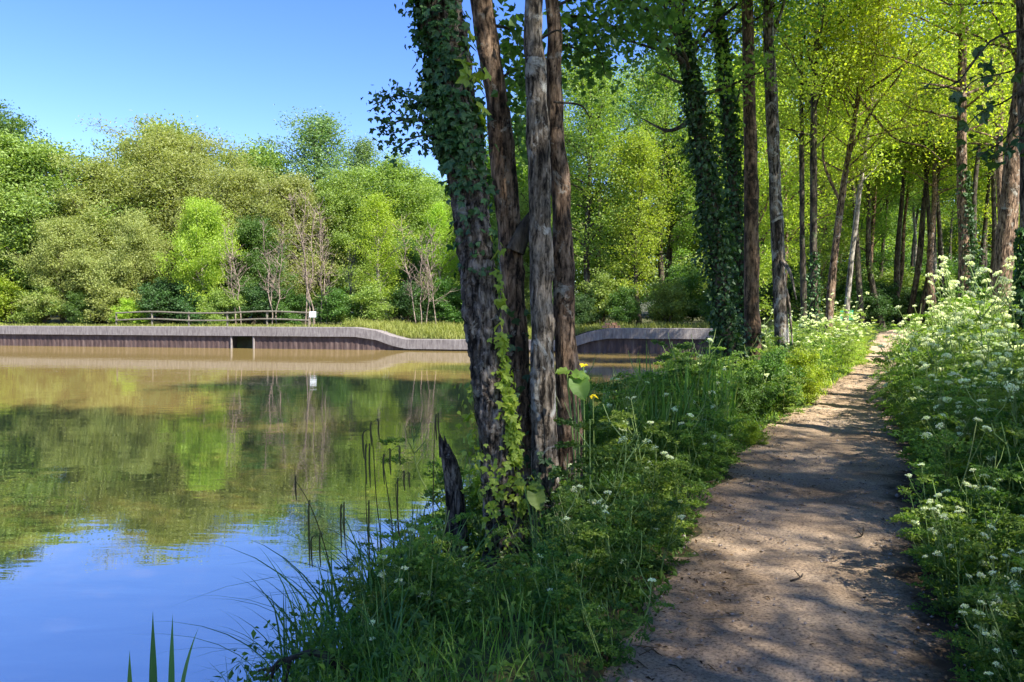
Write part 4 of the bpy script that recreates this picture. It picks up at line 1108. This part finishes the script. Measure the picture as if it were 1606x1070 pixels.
for (x, y, sc_) in [(.25, 3.7, .5), (.6, 4.1, .6), (.45, 3.35, .42), (.15, 4.3, .5), (.85, 4.6, .6), (-.2, 3.9, .42)]:
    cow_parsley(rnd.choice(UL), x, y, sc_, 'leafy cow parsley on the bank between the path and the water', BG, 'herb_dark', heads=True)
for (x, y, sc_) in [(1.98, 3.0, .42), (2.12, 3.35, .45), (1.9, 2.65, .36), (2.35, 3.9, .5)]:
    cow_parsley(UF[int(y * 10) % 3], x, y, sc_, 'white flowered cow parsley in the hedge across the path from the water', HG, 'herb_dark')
# the sunlit flowery clump at the bend
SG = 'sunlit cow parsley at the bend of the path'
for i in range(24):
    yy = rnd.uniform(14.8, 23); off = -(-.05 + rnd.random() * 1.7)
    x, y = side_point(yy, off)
    cow_parsley(rnd.choice(UF), x, y, rnd.uniform(.85, 1.2), 'sunlit cow parsley full of white flowers at the bend beside the water', SG, 'herb_lit')


# sedge and reed clumps
def sedge(seed, n, H, wd, lean, matn='reed', spikes=0):
    rng = np.random.default_rng(seed); mb = MB()
    B = np.column_stack([rng.normal(size=(n, 2)) * .07, np.zeros(n)])
    blades(mb, B, rng.uniform(.55, 1.1, n) * H, rng.uniform(.7, 1.2, n) * wd, lean, rng, 7)
    return mb.mesh("leaf_blades", M[matn])


SD = [sedge(400 + i, 46, .85, .017, 1.0) for i in range(3)]
IR = [sedge(410 + i, 22, .95, .030, .22) for i in range(3)]
GT = [sedge(420 + i, 90, .55, .009, 1.1, 'grass') for i in range(3)]


def clump(me, x, y, sc, name, label, cat, group, mat=None, z=None):
    t = thing(name, label, cat, (x, y, (gz(x, y) if z is None else z) - .03), rnd.uniform(0, 6.28), sc, group)
    child("leaf_blades", me, t, mat and M[mat]); return t


for (x, y, s) in [(-1.1, 4.5, 1.0), (-.85, 4.9, 1.1), (-.75, 4.2, .9), (-.5, 4.35, .8), (-.95, 5.5, .9), (-.45, 5.0, .9), (-.75, 6.0, .9), (-1.2, 4.15, .75), (.25, 4.2, .7), (-.62, 3.7, .7), (-.95, 3.85, .8)]:
    clump(rnd.choice(SD), x, y, s, "sedge_clump", 'arching green sedge clump at the water edge below the ivy clad trunk', 'sedge', 'sedge clumps at the water edge')
for i in range(34):
    yy = rnd.uniform(6.5, 17); x = np.interp(yy, POND[::-1][:8][:, 1][np.argsort(POND[::-1][:8][:, 1])], POND[::-1][:8][:, 0][np.argsort(POND[::-1][:8][:, 1])]) + rnd.uniform(.05, .75)
    clump(rnd.choice(IR), x, yy, rnd.uniform(.8, 1.25), "reed_clump", 'upright green reed clump on the bank behind the cow parsley', 'reeds', 'reed clumps along the bank')
for px, Y, h, lab in [(240, 3.75, .56, 'upright sword shaped reed leaves rising from the water at the bottom edge'), (268, 3.8, .52, 'dark paired reed leaves beside the taller sword shaped ones'), (203, 3.8, .36, 'single short reed leaf at the bottom edge')]:
    p = W(px, 1075, Y); t = thing("reed", lab, "reed", (p[0], Y, -.1))
    for j in range({240: 1, 268: 2, 203: 1}[px]):
        mb = MB(); blades(mb, np.array([[j * .03, 0, 0]]), h * (1 - .12 * j) * 1.12, .046 - .012 * (px == 203) - .01 * (px == 268), .06 + .2 * (px == 268), RNG, 8, az=np.array([1.9 - .8 * j])); mb.build("leaf_blade", M['reed'], t)

for i in range(26):
    p = W(rnd.uniform(930, 1140), 700, rnd.uniform(7.2, 11.5))
    clump(rnd.choice(IR), p[0], p[1], rnd.uniform(1.05, 1.3), "reed_clump", 'bright upright reed clump in front of the ivy covered trunks', 'reeds', 'bright reed clumps before the ivy trunks', 'grass')
for px, Y, h, lm, lab in [(1205, 11.6, 1.05, 'alder', 'dark dense bush at the foot of the brown and grey trunks beside the path'), (1262, 12.4, .95, 'bright', 'glowing yellow green bush beside the dark one at the path edge'), (1170, 10.6, .8, 'alder', 'dark low bush below the ivy trunks near the reeds'),
                           (1185, 9.0, .32, 'bright', 'small bright tuft of leaves at the path edge before the dark bush')]:
    x = W(px, 600, Y)[0]; tree('bush_a', x, Y, h, lab, lm, "leafy_bush", "bush", wide=.95)

# drooping sedge flower stalks over the water
for i, (pts, spk, lab) in enumerate([
    ([(545, 960), (510, 860), (485, 790), (462, 752)], [(462, 750, 785), (483, 790, 890), (500, 840, 890), (487, 845, 890)], 'bent flower stalk of drooping sedge reaching farthest over the water'),
    ([(560, 960), (545, 880), (535, 800)], [(533, 795, 860), (538, 790, 845)], 'short drooping sedge stalk beside the bent one'),
    ([(590, 990), (580, 880), (574, 790), (574, 690)], [(572, 700, 760), (578, 700, 765), (577, 790, 900)], 'straight drooping sedge stalk with two hanging spikes'),
    ([(600, 980), (598, 860), (590, 780), (585, 700), (580, 668)], [(580, 665, 700), (592, 660, 690), (568, 680, 720)], 'sedge stalk curling over in three spikes at its tip'),
    ([(620, 960), (616, 840), (606, 760), (600, 720)], [(600, 715, 760), (610, 705, 745), (625, 700, 730)], 'sedge stalk with curled spikes next to the stump'),
    ([(636, 970), (628, 860), (622, 790), (620, 760)], [(622, 755, 840), (632, 740, 770), (640, 742, 765)], 'sedge stalk nearest the ivy clad trunk over the water'),
    ([(676, 800), (680, 740), (682, 660)], [(682, 652, 690), (686, 650, 685)], 'thin upright sedge stalk before the stump'),
]):
    Y0 = 4.7; t0 = W(pts[0][0], pts[0][1], Y0); t0[2] = gz(t0[0], t0[1])
    t = thing("drooping_sedge", lab, "sedge", t0)
    P = [W(px, py, Y0) - t0 for px, py in pts]; P[0] = np.zeros(3)
    mb = MB(); tube(mb, spline(P, 24), np.linspace(.0045, .002, 24), 5, .3); mb.build("stem", M['spike'], t, True)
    for (px, y0, y1) in spk:
        a, b = W(px, y0, Y0) - t0, W(px + 3, y1, Y0) - t0
        k = P[int(np.argmin([np.linalg.norm(q - a) for q in spline(P, 24)]) * (len(P) - 1) / 23)] if False else spline(P, 24)[int(np.argmin([np.linalg.norm(q - a) for q in spline(P, 24)]))]
        C = spline([k, a * .55 + k * .45 + np.array([.012, 0, .02]), a + np.array([.006, 0, 0]), (a + b) / 2, b], 22)
        mb = MB(); tube(mb, C, np.concatenate([np.full(8, .0016), .0048 * np.sin(np.linspace(.35, PI - .1, 14)) ** .5 + .001]), 6, .6); mb.build("flower_spike", M['spike'], t, True)

# big heart-shaped leaves
def big_leaf(mb, o, d, n, L, Wd, rng, tint):
    """veined heart-shaped blade as a small grid"""
    d, n = norm(np.asarray(d, float)), norm(np.asarray(n, float)); d = norm(d - (d @ n) * n); s = np.cross(n, d); nu, nv = 9, 9
    uu, vv = np.meshgrid(np.linspace(0, 1, nu), np.linspace(-1, 1, nv), indexing='ij')
    wid = Wd * .5 * np.sin(np.clip(uu * .93 + .10, 0, 1) * PI) ** .7 * (1 - .25 * uu)
    back = -.20 * L * np.abs(vv) ** 1.2 * (1 - uu) ** 2
    P = o + d * (uu * L + back)[..., None] + s * (vv * wid)[..., None] + n * (.10 * L * np.abs(vv) - .25 * L * uu**2 + .012 * np.sin(uu * 22 + vv * 2))[..., None]
    i, j = np.meshgrid(np.arange(nu - 1), np.arange(nv - 1), indexing='ij')
    mb.add(P.reshape(-1, 3), np.stack([i * nv + j, (i + 1) * nv + j, (i + 1) * nv + j + 1, i * nv + j + 1], -1).reshape(-1, 4), tint)


for (px, py, Y, L, lab, n_l) in [(905, 590, 5.2, .17, 'large heart shaped dark leaf standing beside the brown stem', 3), (838, 765, 4.9, .14, 'rounded glossy leaf at the foot of the stems', 3)]:
    p = W(px, py, Y); g = gz(p[0], p[1])
    t = thing("burdock_plant", lab, "plant", (p[0], p[1], g - .02)); hh = p[2] - g
    for j in range(n_l):
        ang = [-1.3, -.4, 2.4][j]; top = np.array([[0, 0, hh], [-.03, .02, hh + .03], [-.07, 0, hh + .055]][j])
        mb = MB(); tube(mb, spline([(0, 0, 0), top * .5 + np.array([.02, .02, 0]), top], 8), [.006] * 8, 5, .4); mb.build("stalk", M['stalk'], t, True)
        mb = MB(); big_leaf(mb, top, (math.cos(ang), -.15, -.9 if j == 0 else -.2), (.1 * (j - 1), -.8 if j == 0 else -.3, .6), L * (1 - .25 * j), L * (.95 - .2 * j), RNG, .35 + .1 * j); mb.build("leaf", M['herb'], t, True)
for (px, py, Y, lab) in [(915, 573, 5.3, 'yellow flower above the large heart shaped leaf'), (930, 622, 5.6, 'yellow flower half hidden behind the heart shaped leaf')]:
    p = W(px, py, Y); g = gz(p[0], p[1]); hh = p[2] - g
    t = thing("yellow_iris", lab, "flower", (p[0], p[1], g))
    mb = MB(); tube(mb, spline([(0, 0, 0), (.01, 0, hh * .5), (0, 0, hh)], 8), [.004] * 8, 5, .4); mb.build("stem", M['stalk'], t)
    for a in range(3):
        mb = MB(); leaves(mb, np.array([[math.cos(a * 2.1) * .018, math.sin(a * 2.1) * .018, hh]]), .055, .035, .6, RNG, np.array([.6]), dirs=np.array([[math.cos(a * 2.1) * 3, math.sin(a * 2.1) * 3, -1.]])); mb.build("petal", M['yellow_petal'], t)

# dark leafy branch hanging in at the picture edge
ob = thing("hanging_branch", "dark broad leaved branch hanging in front of the yellow canopy near the picture edge", "branch", (0, 0, 0))
YH = 6.0; wood, lf = MB(), MB()
hb = [[(1680, 60), (1590, 150), (1540, 175), (1500, 215)], [(1670, 90), (1600, 190), (1560, 230), (1520, 250)], [(1660, 60), (1590, 110), (1530, 125), (1500, 160)], [(1640, 150), (1590, 230), (1545, 255)], [(1650, 40), (1560, 60), (1500, 130), (1440, 140)]]
cs = []
for sp in hb:
    B = spline([W(px, py, YH + RNG.normal() * .12) for px, py in sp], 12); tube(wood, B, np.linspace(.012, .003, 12), 4, .5, cap=False); cs.append(B[4:])
cs = np.concatenate(cs); m = 64
ivy_leaves(lf, cs[RNG.integers(0, len(cs), m)] + RNG.normal(size=(m, 3)) * .05, .085, RNG, np.clip(RNG.normal(.4, .2, m), 0, 1), RNG.normal(size=(m, 3)) + np.array([0, -1, 0]))
wood.build("twigs", M['bark_dark'], ob); lf.build("leaves", M['ivy'], ob)

# ------------------------------------------------------------------ ground cover (uncountable)
def scatter(n, x0, x1, y0, y1, ok):
    x, y = RNG.uniform(x0, x1, n), RNG.uniform(y0, y1, n); k = ok(x, y); return x[k], y[k]


def lowzone(x, y):
    """trampled, thinly grown strip in front of the ivy-clad trunk"""
    q = CX + F * x / np.maximum(y, .1)
    return np.where((q > 722) & (q < 842) & (y < 5.4) & (y > 4.2), .25, 1.0)


def off_path(x, y, m=.0):
    pd, pw = path_dist(x, y); return np.abs(pd) > pw / 2 + m


mbg = MB()
def grass_patch(n, x0, x1, y0, y1, h, w, lean=.7, m=.02, cond=None):
    x, y = scatter(n, x0, x1, y0, y1, lambda x, y: (pond_sd(x, y) > .02) & off_path(x, y, m) & (cond(x, y) if cond else True))
    g = np.column_stack([x, y, gh(x, y) - .01]); pd, pw = path_dist(x, y)
    near = np.clip((np.abs(pd) - pw / 2) / .6, .25, 1)
    clus = .65 + .5 * (ripple(x, y, 1.9) * .5 + .5)
    blades(mbg, g, RNG.uniform(.4, 1.15, len(x)) * h * near * clus * lowzone(x, y), RNG.uniform(.6, 1.2, len(x)) * w, lean, RNG, 4, tint=np.clip(RNG.normal(.45, .25, len(x)) + .15 * ripple(x, y, .8), 0, 1))
grass_patch(26000, -2.2, 4.2, 2.4, 9, .36, .008)
grass_patch(3600, 0, 6, 2.6, 12, .16, .006, 1.0, m=-.16, cond=lambda x, y: ripple(x, y, 2.4) > .1)
grass_patch(16000, 1, 9, 8, 18, .42, .011)
grass_patch(9000, 2, 8, 2.4, 12, .40, .009, cond=lambda x, y: path_dist(x, y)[0] > 0)
grass_patch(9000, 6, 16, 16, 32, .5, .018)
grass_patch(7000, 10, 30, 12, 40, .5, .022)
tag(mbg.build("grass", M['grass']), kind='stuff')
# bright sunlit grass: verge at the bend, the far bank's top and the spillway meadow
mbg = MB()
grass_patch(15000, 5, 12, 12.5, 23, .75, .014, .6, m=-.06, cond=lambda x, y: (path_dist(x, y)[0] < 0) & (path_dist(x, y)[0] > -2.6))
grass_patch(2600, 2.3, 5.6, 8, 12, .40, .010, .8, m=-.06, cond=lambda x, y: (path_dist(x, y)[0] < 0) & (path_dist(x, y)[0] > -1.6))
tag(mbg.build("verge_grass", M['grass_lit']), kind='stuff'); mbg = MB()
def behind_wall(n, x0, x1, d0, d1, h, w):
    x = RNG.uniform(x0, x1, n); y = wall_y(x) + RNG.uniform(d0, d1, n)
    blades(mbg, np.column_stack([x, y, gh(x, y) - .02]), RNG.uniform(.4, 1.2, n) * h * (.7 + .6 * (ripple(x, y, 1.3) * .5 + .5)), w, .7, RNG, 3, tint=np.clip(RNG.normal(.5, .25, n), 0, 1))
behind_wall(9000, -42, -9, .75, 5, .30, .03); behind_wall(15000, -11, 4.2, .8, 8, .62, .035); behind_wall(3500, 4, 16, 1.0, 4, .5, .04)
tag(mbg.build("meadow_grass", M['meadow']), kind='stuff')
# low mixed leaves under the tall plants
mbu = MB()
def cover(n, x0, x1, y0, y1, hmax, size, side=0, m=.03):
    x, y = scatter(n, x0, x1, y0, y1, lambda x, y: (pond_sd(x, y) > -.05) & off_path(x, y, m) & ((np.sign(path_dist(x, y)[0]) == side) if side else True))
    pd, pw = path_dist(x, y); near = np.clip((np.abs(pd) - pw / 2) / .7, .12, 1)
    lump = .35 + .65 * (ripple(x, y, 1.5) * .5 + .5)
    z = gh(x, y) + RNG.uniform(0, 1, len(x)) ** .7 * hmax * near * lump * lowzone(x, y)
    leaves(mbu, np.column_stack([x, y, z]), size, size * .55, .5, RNG, np.clip(RNG.normal(.4, .25, len(x)) + .2 * ripple(x, y, 2.3), 0, 1))
cover(2600, 0, 6, 2.5, 13, .10, .035, m=-.18); cover(30000, -2, 4.5, 2.4, 9, .50, .045); cover(24000, 1, 9, 8.5, 18, .55, .055, -1); cover(26000, 1.6, 8, 2.2, 10, .75, .05, 1); cover(24000, 4, 18, 9, 24, 1.0, .07, 1); cover(14000, 8, 30, 20, 42, .6, .10)
tag(mbu.build("undergrowth", M['herb_dark']), kind='stuff')
# leaf litter and pebbles on the path
x, y = scatter(34000, -1, 9, 2.3, 18, lambda x, y: (lambda pd, pw: (np.abs(pd) < pw / 2 + .25) & (RNG.uniform(size=x.shape) < .12 + .8 * np.clip(np.abs(pd - .1) / (pw / 2), 0, 1.2) ** 2.5))(*path_dist(x, y)))
mbl = MB(); leaves(mbl, np.column_stack([x, y, gh(x, y) + .030]), .030, .013, 2.2, RNG, RNG.uniform(0, 1, len(x)) ** 1.6)
for q_ in range(260):                                        # small dead sticks among the litter
    kx = RNG.integers(0, len(x)); a_ = RNG.uniform(0, 6.28); l_ = RNG.uniform(.02, .07); c_, s_ = math.cos(a_) * l_, math.sin(a_) * l_
    p_ = np.array([x[kx], y[kx], gz(x[kx], y[kx]) + .034])
    tube(mbl, [p_ - np.array([c_, s_, 0]), p_ + np.array([s_ * .15, -c_ * .15, .006]), p_ + np.array([c_, s_, 0])], [.0026, .003, .0016], 4, RNG.uniform(0, .7), cap=False)
tag(mbl.build("leaf_litter", M['litter']), kind='stuff')
x, y = scatter(9000, -1, 9, 2.3, 16, lambda x, y: ~off_path(x, y, .1))
mbp = MB(); s = RNG.uniform(.004, .013, len(x)) * (1 + (RNG.uniform(size=len(x)) > .97) * 1.2)
oc = np.array([(1, 0, 0), (0, 1, 0), (-1, 0, 0), (0, -1, 0), (0, 0, .8), (0, 0, -.8)])
V = (np.column_stack([x, y, gh(x, y) + .028])[:, None] + oc[None] * s[:, None, None] * RNG.uniform(.6, 1.3, (len(x), 6, 1)))
q = np.array([[0, 1, 4], [1, 2, 4], [2, 3, 4], [3, 0, 4], [1, 0, 5], [2, 1, 5], [3, 2, 5], [0, 3, 5]])
mbp.add(V.reshape(-1, 3), (np.arange(len(x))[:, None, None] * 6 + q[None]).reshape(-1, 3), np.repeat(RNG.uniform(0, 1, len(x)), 6))
M['pebble'] = plain_mat("pebble", [(.3, (.16, .125, .10)), (.5, (.28, .235, .20)), (.7, (.42, .38, .34))], 30)
tag(mbp.build("gravel", M['pebble']), kind='stuff')
for (px, py, Y, seed, lab) in [(1352, 850, 5.3, 1, 'short dark twig standing up from the path'), (1120, 770, 7.0, 2, 'thin fallen twig by the path edge'), (1255, 935, 4.4, 3, 'crooked dry twig lying on the path')]:
    r = np.random.default_rng(seed); p = W(px, py, Y); g = gz(p[0], p[1]) + .03; mbt = MB()
    tube(mbt, spline([(p[0] - .07, p[1] - .03, g), (p[0], p[1], g + .012), (p[0] + .03, p[1] + .05, g + .05 * (seed == 1) + .008), (p[0] + .07, p[1] + .12, g + .01)], 12), np.linspace(.006, .003, 12), 5, .4)
    tube(mbt, [(p[0], p[1], g + .01), (p[0] - .03, p[1] + .02, g + .05)], [.004, .002], 4, .4); tag(mbt.build("twig", M['bark_dark']), lab, "twig")
